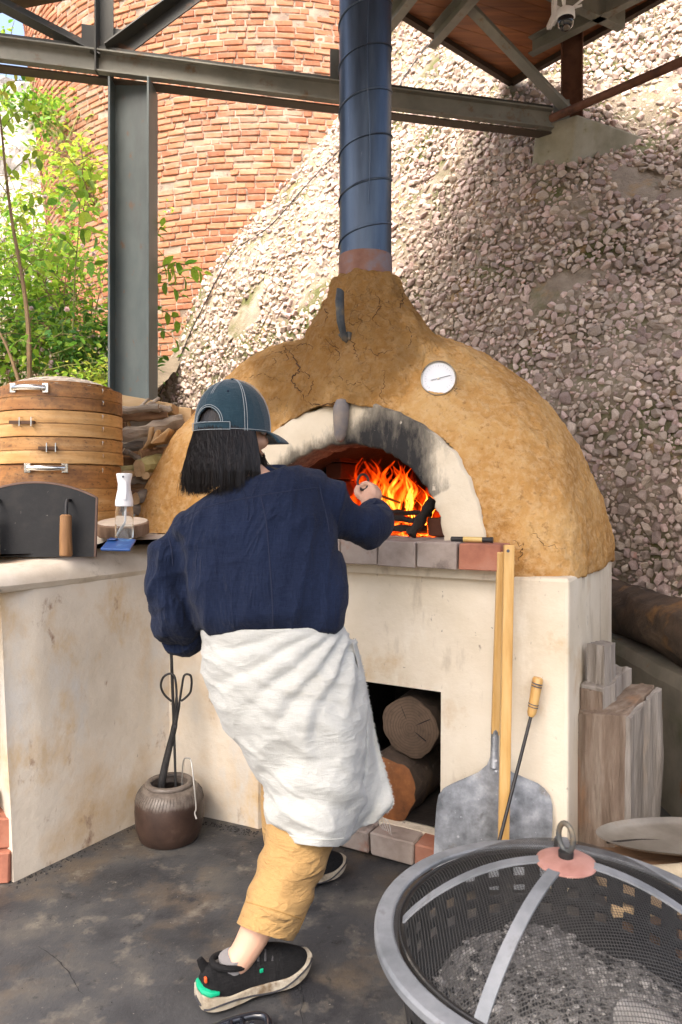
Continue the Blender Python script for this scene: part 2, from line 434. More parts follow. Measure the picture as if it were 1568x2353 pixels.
bl.sort(key=lambda t: -t[0])
for s, M, half, i in bl[:290]: piece('brick', (HBM if half else BRM)[i], tower, M)
g = G()
for s, M, half, i in bl[290:]:
    V, F = (HBV if half else BRV)[i]; g.add([M @ v for v in V], F)
part('brickwork', g, 'tower_brick', tower, kind='stuff')

# ------------------------------------------------------------ pale rock bank on the left
def rockf(a, b):
    x = -9+7.2*a; h = -.2+7.6*b
    y = 8.6+2.2*b+.5*nz((x, h, 1), .55, 5)+.18*abs(nz((x, h, 4), 1.8, 3))-1.1*(1-b)**2
    return Vector((x, y, h))
solo('rock_bank', grid(rockf, 90, 70), 'pale_rock', (-5, 8.6, 0), kind='structure')

# ------------------------------------------------------------ steel shelter
def chan(hh, d, t=.008, flip=1):
    """channel profile, opening towards +side*flip"""
    return [(0,-hh/2),(d*flip,-hh/2),(d*flip,-hh/2+t),(t*flip,-hh/2+t),(t*flip,hh/2-t),(d*flip,hh/2-t),(d*flip,hh/2),(0,hh/2)]
def hsec(bw, dp, t=.012):
    a, b = bw/2, dp/2
    return [(-a,-b),(-a+t,-b),(-a+t,-t/2),(a-t,-t/2),(a-t,-b),(a,-b),(a,b),(a-t,b),(a-t,t/2),(-a+t,t/2),(-a+t,b),(-a,b)]
shel = thing('steel_shelter', (-1.138, 4, 0), 'grey steel frame and plank roof sheltering the oven', 'shelter')
c0 = P(307, 600, 4.0)
part('column', prism((c0.x, 4.0, 0), (c0.x, 4.0, 3.46), hsec(.222, .19), up=(0,1,0)), 'steel_green', shel, bevel=.002)
B0 = Vector((-1.138, 4.0, 3.535)); B1 = P(1262, 285, 4.56); bd = (B1-B0).normalized()
BL = B0-bd*2.2
g = G(); g.prism(BL+Vector((0,-.035,0)), B1+Vector((0,-.035,0)), chan(.12, .045, .009, 1)); part('beam', g, 'steel_pale', shel, bevel=.0015)
g = G(); g.prism(BL+Vector((0,.005,.075)), B1+Vector((0,.005,.075)), [(-.045,-.012),(.05,-.012),(.05,.018),(-.045,.018)]); part('beam_top_shade', g, 'steel_dark', shel)  # upper band of the beam; top flange shade put in as darker steel colour
g = G(); g.prism(BL+Vector((0,.02,-.078)), B1+Vector((0,.02,-.078)), [(-.03,.008),(.045,.008),(.045,.018),(-.03,.018)]); part('beam_flange', g, 'beam_under', shel)
side = bd.cross(Vector((0,0,1)))
def plate(p, wd, hh, t=.012):
    return prism(p-Vector((0,0,hh/2)), p+Vector((0,0,hh/2)), [(-wd/2,-t/2),(wd/2,-t/2),(wd/2,t/2),(-wd/2,t/2)], up=side)
part('gusset_plate', plate(P(240, 118, 3.96), .235, .26), 'steel_dark', shel)
part('gusset_plate', plate(P(800, 165, 4.28), .215, .24), 'steel_dark', shel)
ang_ = [(-.04,-.04),(.04,-.04),(.04,-.032),(-.032,-.032),(-.032,.04),(-.04,.04)]
for a, b in (((238,122,3.93),(-160,-85,3.78)), ((240,170,3.91),(239,-120,3.91)), ((255,122,3.93),(520,-75,4.05)), ((1315,250,4.44),(1030,-50,4.3))):
    g = G(); g.prism(P(*a), P(*b), ang_, up=(0,-1,.2)); part('brace', g, 'steel_dark' if a[0] < 1000 else 'steel_pale', shel)
g = G(); g.tube([P(1268, 272, 4.43), P(1420, 206, 4.0), P(1780, 48, 3.2)], .024, 12); part('tie_pipe', g, 'rust', shel, smooth=True)
p = P(1315, 250, 4.6)
part('column', prism((p.x, 4.6, 3.5), (p.x, 4.6, 4.14), hsec(.132, .13, .009), up=(.35,1,0)), 'rust', shel, bevel=.0015)
part('foot_plate', G().box((p.x-.08, 4.56, 3.6), (.1, .01, .17)), 'steel_pale', shel)
# plank roof
RH = 4.17
roofpoly = [(1.22,5.2),(1.87,4.35),(2.3,3.79),(2.3,-1.3),(-2.0,-1.3),(-2.6,1.84)]
def clip(poly, nx, ny, d):
    out = []
    for i in range(len(poly)):
        a, b = poly[i], poly[(i+1)%len(poly)]; fa = a[0]*nx+a[1]*ny-d; fb = b[0]*nx+b[1]*ny-d
        if fa <= 0: out.append(a)
        if fa*fb < 0: t = fa/(fa-fb); out.append((a[0]+(b[0]-a[0])*t, a[1]+(b[1]-a[1])*t))
    return out
bx, by = .92, .392; nx2, ny2 = -by, bx
roof = part('roof_deck', prism((0,0,RH+.03), (0,0,RH+.06), [(0,0)]*3) if False else G().add([Vector((x, y, RH+.024)) for x, y in roofpoly]+[Vector((x, y, RH+.06)) for x, y in roofpoly],
     [tuple(range(6))[::-1], tuple(range(6,12))]+[(i, (i+1)%6, 6+(i+1)%6, 6+i) for i in range(6)]), 'fascia_wood', shel)
d = -4.4
while d < 5.2:
    q = clip(clip(roofpoly, nx2, ny2, d+.118), -nx2, -ny2, -(d+.0))
    d += .121
    if len(q) < 3: continue
    n = len(q); dz = random.uniform(0, .004)
    part('plank', G().add([Vector((x, y, RH+dz)) for x, y in q]+[Vector((x, y, RH+.02)) for x, y in q], [tuple(range(n))[::-1], tuple(range(n,2*n))]+[(i,(i+1)%n,n+(i+1)%n,n+i) for i in range(n)]), 'roof_wood', roof)
for i in range(6):
    a = Vector((*roofpoly[i], RH+.02)); b = Vector((*roofpoly[(i+1)%6], RH+.02))
    part('fascia', prism(a, b, [(-.02,-.055),(.02,-.055),(.02,.06),(-.02,.06)]), 'fascia_wood', roof)
pc = chan(.11, .055, .007)
for a, b in (((1000,94),(1150,-75)), ((897,60),(990,-60)), ((1225,112),(1600,-85)), ((1437,42),(1250,-45))):
    pa = P(a[0], a[1], 2.86*FPX/(HOR-a[1])); pb = P(b[0], b[1], 2.86*FPX/(HOR-b[1]))
    part('purlin', prism(pa, pb, pc), 'steel_pale', shel)
# the neighbouring roof edge high on the left
ea = [(-5.2,5.2),(-2.1,4.47),(-1.45,4.3),(-1.45,3.2),(-5.2,3.6)]
solo('neighbour_roof', G().add([Vector((x, y, RH)) for x, y in ea]+[Vector((x, y, RH+.08)) for x, y in ea], [tuple(range(5))[::-1], tuple(range(5,10))]+[(i,(i+1)%5,5+(i+1)%5,5+i) for i in range(5)]),
     'fascia_wood', (-3, 4, RH), 'dark timber roof edge above the left end of the beam', 'roof')
# concrete footing
fc = P(1327, 262, 4.42); yaw = R(45)
fd1 = Vector((-math.cos(R(38)), math.sin(R(38)), 0)); fd2 = Vector((math.cos(R(28)), math.sin(R(28)), 0))
fq = [fc, fc+fd1*.27, fc+fd1*.27+fd2*.62, fc+fd2*.62]
def foot_v(zz, k=1): return [Vector((q.x, q.y, zz)) for q in fq]
solo('concrete_footing', G().add([v+Vector((0,.16,0)) for v in foot_v(fc.z-.33)]+foot_v(fc.z), [(3,2,1,0),(4,5,6,7),(0,1,5,4),(1,2,6,5),(2,3,7,6),(3,0,4,7)]), 'footing_concrete', (fc.x, fc.y, fc.z-.33),
     'mossy concrete footing block sunk in the gravel under the rusty post', 'footing', bevel=.012)

# retaining wall with a log on it
g = G(); 
V, F = grid(lambda a, b: Vector((1.24+.02*nz((b*9, a*3, 0), 1.0, 3)+.0*a, 1.2+2.5*b, .54*a)), 10, 40)
rw = G(); n = 40
prof = [(0,0),(.012,.25),(0,.49),(.015,.54),(.2,.55),(.22,0)]
rings = []
for j in range(41):
    y = .9+2.9*j/40; o = .018*nz((y, 2, 0), 1.6, 3); t = .014*nz((y, 7, 3), 4, 3)
    rings.append([Vector((1.235+px_+o, y, max(0, pz_+(t if pz_ > .4 else 0)))) for px_, pz_ in prof])
solo('retaining_wall', loft(rings), 'wall_concrete', (1.33, 2.4, 0), 'low stained concrete wall holding the foot of the gravel slope', 'wall')
# ------------------------------------------------------------ clay oven
OF = Vector((-.304, 2.747, 0)); EU = Vector((.878, -.479, 0)); EV = Vector((.479, .878, 0))
def O(u, v, h): return OF+EU*u+EV*v+Vector((0,0,h))
def uv_of(p):
    d = Vector(p)-OF; return d.dot(EU), d.dot(EV)
NU = .315
UC, VC, AL, AR, AF, AB, H0, HD = .28, .5, 1.09, .87, .5, .72, .945, .95
def dome_r(t): return (1-t**2.05)**.49, (1-t**3.0)**(1/3.0)
def dome_l(t): return (1-t**2.5)**(1/2.3)
def dome_n(t): return 2.0+6*(1-t)**2.2
def vfront(u, h):
    t = min(max((h-H0)/HD, 0), .98); rU, rV = dome_r(t); n = dome_n(t)
    q = abs(u-UC)/(AR*rU if u > UC else AL*dome_l(t)); q = min(q, .98)
    return VC-AF*rV*(1-q**n)**(1/n)

def clay_material():
    m, nt, b, o = newmat('clay')
    co = coords(nt)
    f = noise_(nt, co, 4.5, 8, .6); fine = noise_(nt, co, 40, 8, .65)
    c = ramp(nt, f, [(.32, (.38,.19,.055)), (.5, (.52,.285,.095)), (.68, (.61,.38,.155))])
    c = mixc(nt, ramp(nt, fine, [(.45, 0.0), (.62, .6)]), c, (.64,.43,.22))
    # rough, cracked clay round the chimney neck
    d = nt.nodes.new('ShaderNodeVectorMath'); d.operation = 'DISTANCE'
    g = nt.nodes.new('ShaderNodeNewGeometry'); nt.links.new(g.outputs['Position'], d.inputs[0]); pc = O(.22, .12, 1.82); d.inputs[1].default_value = pc
    mask = math_(nt, 'ADD', d.outputs['Value'], math_(nt, 'MULTIPLY', math_(nt, 'SUBTRACT', noise_(nt, co, 6, 5), .5), .55))
    mask = ramp(nt, mask, [(.24, 1.0), (.44, 0.0)])
    wv = nt.nodes.new('ShaderNodeVectorMath'); wv.operation = 'ADD'; nt.links.new(co, wv.inputs[0])
    nn = nt.nodes.new('ShaderNodeTexNoise'); nn.inputs['Scale'].default_value = 9; nn.inputs['Detail'].default_value = 6; nt.links.new(co, nn.inputs['Vector'])
    sc_ = nt.nodes.new('ShaderNodeVectorMath'); sc_.operation = 'SCALE'; sc_.inputs['Scale'].default_value = .16; nt.links.new(nn.outputs['Color'], sc_.inputs[0]); nt.links.new(sc_.outputs[0], wv.inputs[1])
    vo = nt.nodes.new('ShaderNodeTexVoronoi'); vo.feature = 'DISTANCE_TO_EDGE'; vo.inputs['Scale'].default_value = 11; nt.links.new(wv.outputs[0], vo.inputs['Vector'])
    vo2 = nt.nodes.new('ShaderNodeTexVoronoi'); vo2.feature = 'DISTANCE_TO_EDGE'; vo2.inputs['Scale'].default_value = 26; nt.links.new(wv.outputs[0], vo2.inputs['Vector'])
    gate = ramp(nt, noise_(nt, co, 5.5, 3), [(.5, 0.0), (.6, 1.0)])
    cr1 = math_(nt, 'MULTIPLY', ramp(nt, vo.outputs['Distance'], [(.0, 1.0), (.016, 0.0)]), gate)
    cr2 = math_(nt, 'MULTIPLY', ramp(nt, vo2.outputs['Distance'], [(.0, .6), (.022, 0.0)]), ramp(nt, noise_(nt, co, 8, 3), [(.5, 0.0), (.6, 1.0)]))
    crk = math_(nt, 'MULTIPLY', math_(nt, 'MAXIMUM', cr1, cr2), mask)
    c = mixc(nt, math_(nt, 'MULTIPLY', mask, .35), c, (.36,.175,.05))
    c = mixc(nt, math_(nt, 'MULTIPLY', crk, .8), c, (.07,.03,.012))
    # grey efflorescence and dark specks
    c = mixc(nt, ramp(nt, noise_(nt, co, 3.1, 6), [(.6, 0.0), (.78, .5)]), c, (.55,.42,.28))
    c = mixc(nt, ramp(nt, noise_(nt, co, 48, 5), [(.58, 0.0), (.7, .6)]), c, (.25,.12,.035))
    nt.links.new(c, b.inputs['Base Color']); b.inputs['Roughness'].default_value = .95; b.inputs['Specular IOR Level'].default_value = .1
    rough_h = math_(nt, 'MULTIPLY', noise_(nt, co, 24, 8, .75), mask)
    n = bump_(nt, noise_(nt, co, 9, 8, .6), .45, .03)
    n = bump_(nt, fine, 1.0, .012, n); n = bump_(nt, noise_(nt, co, 110, 5, .7), .7, .005, n); n = bump_(nt, rough_h, 1.0, .06, n)
    n = bump_(nt, math_(nt, 'SUBTRACT', 1.0, crk), 1.0, .012, n)
    nt.links.new(n, b.inputs['Normal'])
clay_material()
mat('plaster', [(.6,.52,.385), (.7,.62,.49), (.76,.69,.57)], scale=2.2, rough=.88, bump=.5, bscale=24, bdist=.006, detail=10, spec=.2,
    spots=[((.5,.33,.15), 3.2, .6, .78), ((.18,.15,.12), 60, .68, .73, (1,1,1), 3), ((.44,.37,.28), 9, .56, .72, (1,1,.25), 6), ((.3,.25,.2), 26, .66, .72, (1,1,.5), 13), ((.78,.72,.6), 5, .55, .7, (1,1,.4), 9)])
mat('hearth_brick', [(.25,.2,.17), (.36,.3,.26), (.43,.37,.33)], scale=9, rough=.9, bump=.35, bscale=60, rv=.12, rndco=True, spots=[((.36,.14,.085), 5, .58, .7), ((.11,.09,.08), 6, .62, .74, (1,1,1), 3)])
mat('red_brick', [(.24,.09,.06), (.36,.145,.09), (.4,.2,.14)], scale=9, rough=.9, bump=.35, bscale=60, rndco=True, spots=[((.14,.1,.08), 6, .6, .74)])
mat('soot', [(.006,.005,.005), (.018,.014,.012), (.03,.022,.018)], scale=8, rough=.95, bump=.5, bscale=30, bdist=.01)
mat('hot_brick', [(.07,.025,.015), (.12,.045,.025)], scale=10, rough=.9, bump=.4, bscale=40, rv=.3, rndco=True)
mat('old_wood_end', [(.07,.045,.03), (.13,.085,.055), (.19,.13,.085)], scale=6, rough=.9, bump=.4, bscale=50, spots=[((.025,.018,.014), 8, .6, .7)])
mat('bark', [(.03,.022,.017), (.075,.052,.036), (.13,.09,.06)], scale=7, rough=.95, bump=.9, bscale=28, bdist=.012, stretch=(1,1,1), spots=[((.2,.11,.045), 4, .57, .68), ((.18,.15,.12), 12, .62, .7, (1,1,1), 4)])
mat('fungus_wood', [(.10,.035,.012), (.24,.09,.028), (.38,.17,.06)], scale=9, rough=.8, bump=.6, bscale=40, spots=[((.5,.38,.22), 6, .58, .66)])
mat('pipe_metal', [(.022,.034,.055), (.045,.066,.1), (.085,.115,.155)], scale=4, rough=.36, bump=.06, bscale=20, metal=.6, stretch=(2.5,2.5,.35), spots=[((.3,.34,.4), 10, .66, .74, (3,3,.25), 2)], spec=.6)
mat('pipe_rust', [(.13,.05,.028), (.2,.1,.07), (.16,.17,.2)], scale=9, rough=.7, bump=.3, bscale=60)
mat('steel_tool', [(.02,.02,.022), (.05,.048,.046)], scale=20, rough=.5, bump=.15, bscale=90, metal=.6)

oven = thing('clay_oven', tuple(O(.4, .4, 0)), 'big domed ochre clay oven on a cream plastered base', 'oven')
# the domed body: superellipse sections, fused with the flared neck
def dome_geo():
    g = G(); rings = []
    for j in range(26):
        t = math.sin(j/25*math.pi/2*.985)
        rU, rV = dome_r(t); n = dome_n(t); ring = []
        for k in range(96):
            a = 2*math.pi*k/96; c, s = math.cos(a), math.sin(a)
            cu = math.copysign(abs(c)**(2/n), c); sv = math.copysign(abs(s)**(2/(n if s < 0 else max(2.2, n*.6))), s)
            ring.append(O(UC+cu*(AR*rU if cu > 0 else AL*dome_l(t)), VC+sv*(AF if sv < 0 else AB)*rV, H0-.01+HD*t))
        rings.append(ring)
    V, F = loft(rings); g.add(V, F)
    rings = []
    for r, h, du, dv in ((.50,1.47,-.02,.2),(.40,1.62,0,.12),(.31,1.74,.01,.06),(.25,1.83,.0,.02),(.195,1.91,0,0),(.158,1.98,0,0),(.138,2.045,0,0),(.10,2.06,0,0)):
        ring = []
        for k in range(48):
            a = 2*math.pi*k/48; q = 1+.05*nz((math.cos(a), math.sin(a), h*2), 1.8, 3)
            ring.append(O(NU+du+r*q*math.cos(a), .26+dv+r*q*math.sin(a)*.95, h+(.012*nz((a, h, 3), 2.5, 3) if h > 1.95 else 0)))
        rings.append(ring)
    V, F = loft(rings); g.add(V, F)
    V, F = lathe([(math.sin(math.pi*i/16), -math.cos(math.pi*i/16)) for i in range(17)], 40)      # fuller left shoulder
    g.add([O(.03+v.x*.52, .46+v.y*.40, 1.60+v.z*.28) for v in V], F)
    return g
dome = part('dome', dome_geo(), 'clay', oven, smooth=True)
remesh(dome, .010, 3)
ACU, AH0 = .346, 1.045            # arch centre and springing height
AI, BI, AO_, BO = .382, .345, .525, .492
def arch_cut(depth, a, b, jit, v0=-.3):
    n = 70; V = []; 
    for v in (v0, depth):
        for k in range(n+1):
            th = math.pi*k/n; q = 1+jit*nz((th*6, 2, 0), 1.0, 4)
            V.append(O(ACU+a*q*math.cos(th), v, AH0+b*q*math.sin(th)))
        V.append(O(ACU-a, v, AH0-.12)); V.append(O(ACU+a, v, AH0-.12))
    m = n+3; F = [tuple(range(m)), tuple(range(m, 2*m))[::-1]]+[(i, m+i, m+(i+1)%m, (i+1)%m) for i in range(m)]
    return V, F
def boolean(o, V, F):
    me = raw('cut', V, F, None); c = bpy.data.objects.new('cut', me); COL.objects.link(c)
    c.location = -Vector((0,0,0)); m = o.modifiers.new('x', 'BOOLEAN'); m.operation = 'DIFFERENCE'; m.object = c; m.solver = 'EXACT'
    bpy.context.view_layer.update(); bake(o); bpy.data.objects.remove(c); bpy.data.meshes.remove(me)
boolean(dome, *arch_cut(1.0, AO_-.004, BO-.004, .025))
CRK = O(.22, .1, 1.80)
def clay_relief(p):
    p = Vector(p); d = .007*nz(p, 3.2, 3)+.007*nz(p, 13, 4)+.0038*nz(p, 30, 3)
    m = max(0, min(1, (.46-(p-CRK).length-.22*nz(p, 5, 3))/.12))
    if m > 0 and p.z > 1.5:
        dist = mnoise.voronoi(p*13+Vector((nz(p, 8, 2), nz(p+Vector((5,5,5)), 8, 2), 0))*.8)[0]; e = dist[1]-dist[0]
        d += m*(.006*abs(nz(p, 16, 4))+.004*min(1, e*3)-.008)
        if p.z > 1.95: d += .012*nz(p, 20, 3)
    return d
displace(dome, clay_relief)
dome.data.shade_smooth()
# open cracks in the dry clay
from mathutils.bvhtree import BVHTree
_c = getco(dome)+np.array(ORI[dome.name]); dtree = BVHTree.FromPolygons([tuple(v) for v in _c], [tuple(q.vertices) for q in dome.data.polygons])
def on_dome(px, py):
    d = (P(px, py, 2)-Vector((0,0,CAMH))).normalized(); h = dtree.ray_cast(Vector((0,0,CAMH)), d); return h[0]
rk = random.Random(44)
def crack(path, wmax):
    pts = []
    for q in cr(path, 6*len(path)):
        a = on_dome(q[0]+rk.gauss(0,2.6), q[1]+rk.gauss(0,2.2))
        if a is not None: pts.append(a)
    if len(pts) < 4: return
    n = len(pts); part('crack', G().tube(pts, [max(.0006, wmax*math.sin(math.pi*(i+.6)/(n+.2))*rk.uniform(.5,1.2)) for i in range(n)], 5), 'crack_dark', dome)
mat('crack_dark', [(.05,.022,.009), (.09,.04,.016)], scale=30, rough=1, bump=0)
for path, w_ in (([(655,800),(668,812),(690,850),(672,872),(690,900),(706,925)], .0034), ([(690,850),(712,862),(716,890),(704,912)], .0022), ([(640,775),(655,800),(660,830)], .002), ([(706,925),(735,930),(770,928),(784,936)], .0026),
                 ([(745,700),(752,722),(742,748)], .002), ([(800,770),(815,800),(826,830)], .002), ([(860,670),(872,700),(860,730),(872,752)], .0018), ([(915,655),(925,690),(915,712)], .002), ([(730,770),(760,790),(780,820),(760,850)], .0016),
                 ([(840,800),(870,812),(905,800)], .0014), ([(880,850),(885,880),(875,910),(890,930)], .0015), ([(620,800),(632,830),(622,850)], .0014), ([(560,870),(600,860),(622,868)], .001), ([(930,740),(945,770),(935,800)], .0014),
                 ([(1180,1240),(1200,1262),(1190,1290)], .0016), ([(1230,1225),(1250,1250),(1300,1262)], .0013), ([(1040,880),(1052,905)], .0013), ([(720,800),(700,790),(680,800)], .0016), ([(780,860),(800,880),(830,878)], .0013)): crack(path, w_)
# arch band of cream plaster, sooted towards the crown
NA = 120
prof = [(0.0, .16), (0.0, .05), (.0, .012), (.012, .001), (.06, -.005), (.3, -.006), (.7, -.005), (.96, -.004), (1.0, .004), (1.004, .10)]
V = []; F = []; soot = []
for k in range(NA+1):
    th = math.pi*k/NA
    for q, dv in prof:
        jo = .02*nz((th*7, 5, 0), 1.0, 4)*q; ji = .022*nz((th*9, 9, 0), 1.3, 4)*(1-q)
        a = AI+(AO_-AI)*q; b = BI+(BO-BI)*q
        u = ACU+a*(1+jo+ji)*math.cos(th); h = AH0-.0+b*(1+jo+ji)*math.sin(th)
        v = vfront(ACU+(AI*.6+AO_*.4)*math.cos(th), AH0+BO*.8*math.sin(th))+dv+.004*nz((u, h, 1), 9, 3)
        V.append(O(u, v, h))
        d = math.exp(-((th-1.12)/.36)**2)*(1.25-q*.62)*1.15 + max(0, 1-q)**2.2*.75*(1 if .45 < th < 2.6 else .2)
        soot.append(min(1, max(0, d+.25*nz((u, h, 8), 7, 4))))
mp = len(prof)
F = [(k*mp+i, k*mp+i+1, (k+1)*mp+i+1, (k+1)*mp+i) for k in range(NA) for i in range(mp-1)]
m, nt_, b_, o_ = newmat('arch_plaster')
co = coords(nt_); base = ramp(nt_, noise_(nt_, co, 5, 6), [(.3, (.58,.49,.35)), (.7, (.72,.64,.5))])
at = nt_.nodes.new('ShaderNodeAttribute'); at.attribute_name = 'soot'
st = math_(nt_, 'ADD', at.outputs['Fac'], math_(nt_, 'MULTIPLY', math_(nt_, 'SUBTRACT', noise_(nt_, coords(nt_, (1,1,.35)), 30, 8, .75), .5), .95))
c = mixc(nt_, ramp(nt_, st, [(.28, 0.0), (.62, .7), (1.0, 1.0)]), base, (.016,.015,.015))
c = mixc(nt_, ramp(nt_, noise_(nt_, co, 34, 4), [(.68, 0.0), (.73, .85)]), c, (.62,.54,.42))
nt_.links.new(c, b_.inputs['Base Color']); b_.inputs['Roughness'].default_value = .85
nt_.links.new(bump_(nt_, noise_(nt_, co, 30, 8, .7), .45, .006), b_.inputs['Normal'])
arch = part('arch', (V, F), 'arch_plaster', oven, smooth=True)
ca = arch.data.attributes.new('soot', 'FLOAT', 'POINT'); ca.data.foreach_set('value', soot[:len(arch.data.vertices)])
# keystone: an oblong cobble set in the crown
V, F = lathe([(0,-.078),(.012,-.074),(.021,-.055),(.026,-.02),(.03,.02),(.029,.05),(.02,.072),(0,.08)], 20)
mat('cobble', [(.09,.1,.13), (.2,.17,.15), (.3,.24,.18)], scale=9, rough=.6, bump=.3, bscale=40)
kc = O(ACU-.0, -.0, AH0+.43); q = EV.to_track_quat('Y', 'Z').to_matrix() @ Matrix.Rotation(.06, 3, 'Y')
part('keystone', ([q @ v+kc+Vector((0,0,.003*nz(v, 40))) for v in V], F), 'cobble', oven, smooth=True)
# plastered base with a log store
bp = [(-.06,0),(1.135,0),(1.135,.87),(.85,1.2),(-.75,1.2),(-.75,.2),(-.06,.2)]
def base_geo():
    g = G(); rings = []
    for h in (0, .25, .5, .75, .93, .955):
        ring = []
        for i in range(len(bp)):
            a, b = bp[i], bp[(i+1)%len(bp)]
            for s in range(14):
                f = s/14; u = a[0]+(b[0]-a[0])*f; v = a[1]+(b[1]-a[1])*f
                k = .010*nz((u*2, v*2, h*3), 1.3, 3)+(.012*(1-h) if v < .01 else 0)
                ring.append(O(u, v-k, h))
        rings.append(ring)
    return g.add(*loft(rings))
basep = part('base', base_geo(), 'plaster', oven, smooth=False, bevel=.012)
def cutbox(u0, u1, v0, v1, h0, h1):
    c = [O(u, v, h) for h in (h0, h1) for v in (v0, v1) for u in (u0, u1)]
    return c, [(0,2,3,1),(4,5,7,6),(0,1,5,4),(2,6,7,3),(0,4,6,2),(1,3,7,5)]
boolean(basep, *cutbox(.2, .725, -.1, .78, .085, .558))
# near-black lining set inside the log store
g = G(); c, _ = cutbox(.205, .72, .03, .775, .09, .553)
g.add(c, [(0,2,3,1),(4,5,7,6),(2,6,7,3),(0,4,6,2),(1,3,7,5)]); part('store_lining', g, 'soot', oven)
# bricks under the store opening
BRK = [rbox((.15+.02*i, .1, .085), .004, .005, 60+i) for i in range(3)]
for i, (u, mt) in enumerate(((.26,'hearth_brick'),(.42,'hearth_brick'),(.585,'hearth_brick'),(.705,'red_brick'))):
    me = raw('brick', *rbox((.155 if i < 3 else .075, .12, .075), .004, .005, 60+i), mt); c = O(u, -.035, .044)
    piece('brick', me, oven, Matrix.Translation(c) @ Matrix.Rotation(math.atan2(EU.y, EU.x)+.01*i, 4, 'Z'))
# hearth ledge bricks
ue = .955; ry = math.atan2(EU.y, EU.x)
for i in range(7):
    me = raw('brick', *rbox((.134, .115, .083), .0025, .003, 80+i), 'red_brick' if i == 0 else 'hearth_brick')
    piece('brick', me, oven, Matrix.Translation(O(ue-.07-.14*i, -.04, 1.016+.002*(i%2))) @ Matrix.Rotation(ry+random.gauss(0,.006), 4, 'Z'))
for r_ in range(4):
    for i in range(6):
        me = raw('brick', *rbox((.15, .20, .05), .002, .003, 120+i+r_*7), 'hearth_brick')
        if r_*.205+.13 > .9: continue
        piece('brick', me, oven, Matrix.Translation(O(.8-.153*i-.06*(r_%2), .125+.205*r_, 1.026+random.uniform(-.002,.002))) @ Matrix.Rotation(ry, 4, 'Z'))
# ledge mortar bed, vault lining, inner pier
part('ledge_bed', G().add(*cutbox(-.02, .94, -.03, .95, .94, 1.0)), 'plaster', oven)
V, F = grid(lambda a, b: O(ACU+(AI+.012+.1*min(1,b*2.5))*math.cos(math.pi*a)*(1+.02*nz((a*20,b*20,0),1)), .10+.86*b, 1.0+(BI+.06+.05*b)*math.sin(math.pi*a)*(1-.25*b*b)), 40, 20)
part('vault', (V, F), 'soot', oven, smooth=True)
V, F = grid(lambda a, b: O(ACU-.55+1.1*a, .93+.01*nz((a*9,b*9,0)), 1.0+.5*b), 12, 6); part('back_wall', (V, F), 'soot', oven)
for i in range(5):
    me = raw('brick', *rbox((.075, .2, .068), .003, .004, 150+i), 'hot_brick')
    piece('brick', me, oven, Matrix.Translation(O(.085, .50, 1.087+.073*i)) @ Matrix.Rotation(ry+random.gauss(0,.03), 4, 'Z'))
for i in range(1, 3):
    me = raw('brick', *rbox((.07, .16, .07), .003, .004, 170+i), 'hot_brick')
    piece('brick', me, oven, Matrix.Translation(O(.645-.03*i, .14+.18*i, 1.087)) @ Matrix.Rotation(ry+random.gauss(0,.03), 4, 'Z'))
# damper lever on the neck
q = EV.to_track_quat('Y', 'Z').to_matrix() @ Matrix.Rotation(-.06, 3, 'Y')
def on(c, pts): return [q @ Vector(p)+c for p in pts]
lc = P(793, 725, 2.60)
g = G(); g.tube(on(lc, [(0,.03,-.09),(0,-.015,-.08),(0,-.035,-.03),(0,-.035,.04),(0,-.025,.085)]), [.016,.018,.022,.024,.02], 10, True, .45)
mat('old_iron', [(.025,.03,.035), (.07,.075,.075), (.2,.15,.09)], scale=18, rough=.55, bump=.3, bscale=60, metal=.3)
lev = part('damper_lever', g, 'old_iron', oven, smooth=True)
g = G(); g.box(lc+q @ Vector((0,.01,-.075)), (.032,.03,.03), q); g.tube(on(lc, [(-.03,.012,-.07),(-.012,.012,-.06)]), .012, 8); part('lever_bracket', g, 'old_iron', lev, bevel=.003)

# chimney pipe
cc = O(NU, .255, 0)
pipe = thing('chimney_pipe', (cc.x, cc.y, 2.05), 'tall blue-grey metal chimney pipe rising from the clay oven', 'chimney')
cr_ = .1015
prof = []; z = 2.0
part('pipe_tube', lathe([(cr_, 2.125), (cr_, 4.9)], 48, (cc.x, cc.y, 0)), 'pipe_metal', pipe, smooth=True)
part('rusty_collar', lathe([(cr_+.0015, 1.95), (cr_+.0025, 2.13), (cr_-.001, 2.134)], 48, (cc.x, cc.y, 0)), 'pipe_rust', pipe, smooth=True)
pts = []
for k in range(15*36+1):      # one lock seam spiralling up the pipe
    a = 2*math.pi*k/36; pts.append((cc.x+(cr_+.001)*math.cos(a), cc.y+(cr_+.001)*math.sin(a), 2.09+.17*k/36))
part('spiral_seam', G().tube(pts, .0042, 6), 'pipe_metal', pipe, smooth=True)
g = G(); pts = []
for i in range(28): pts.append((cc.x+.008+.006*math.sin(i*.7), cc.y-cr_-.0015, 2.3+.085*i))
g.tube(pts, .0028, 5); part('drip_mark', g, 'pipe_metal', pipe, smooth=True)

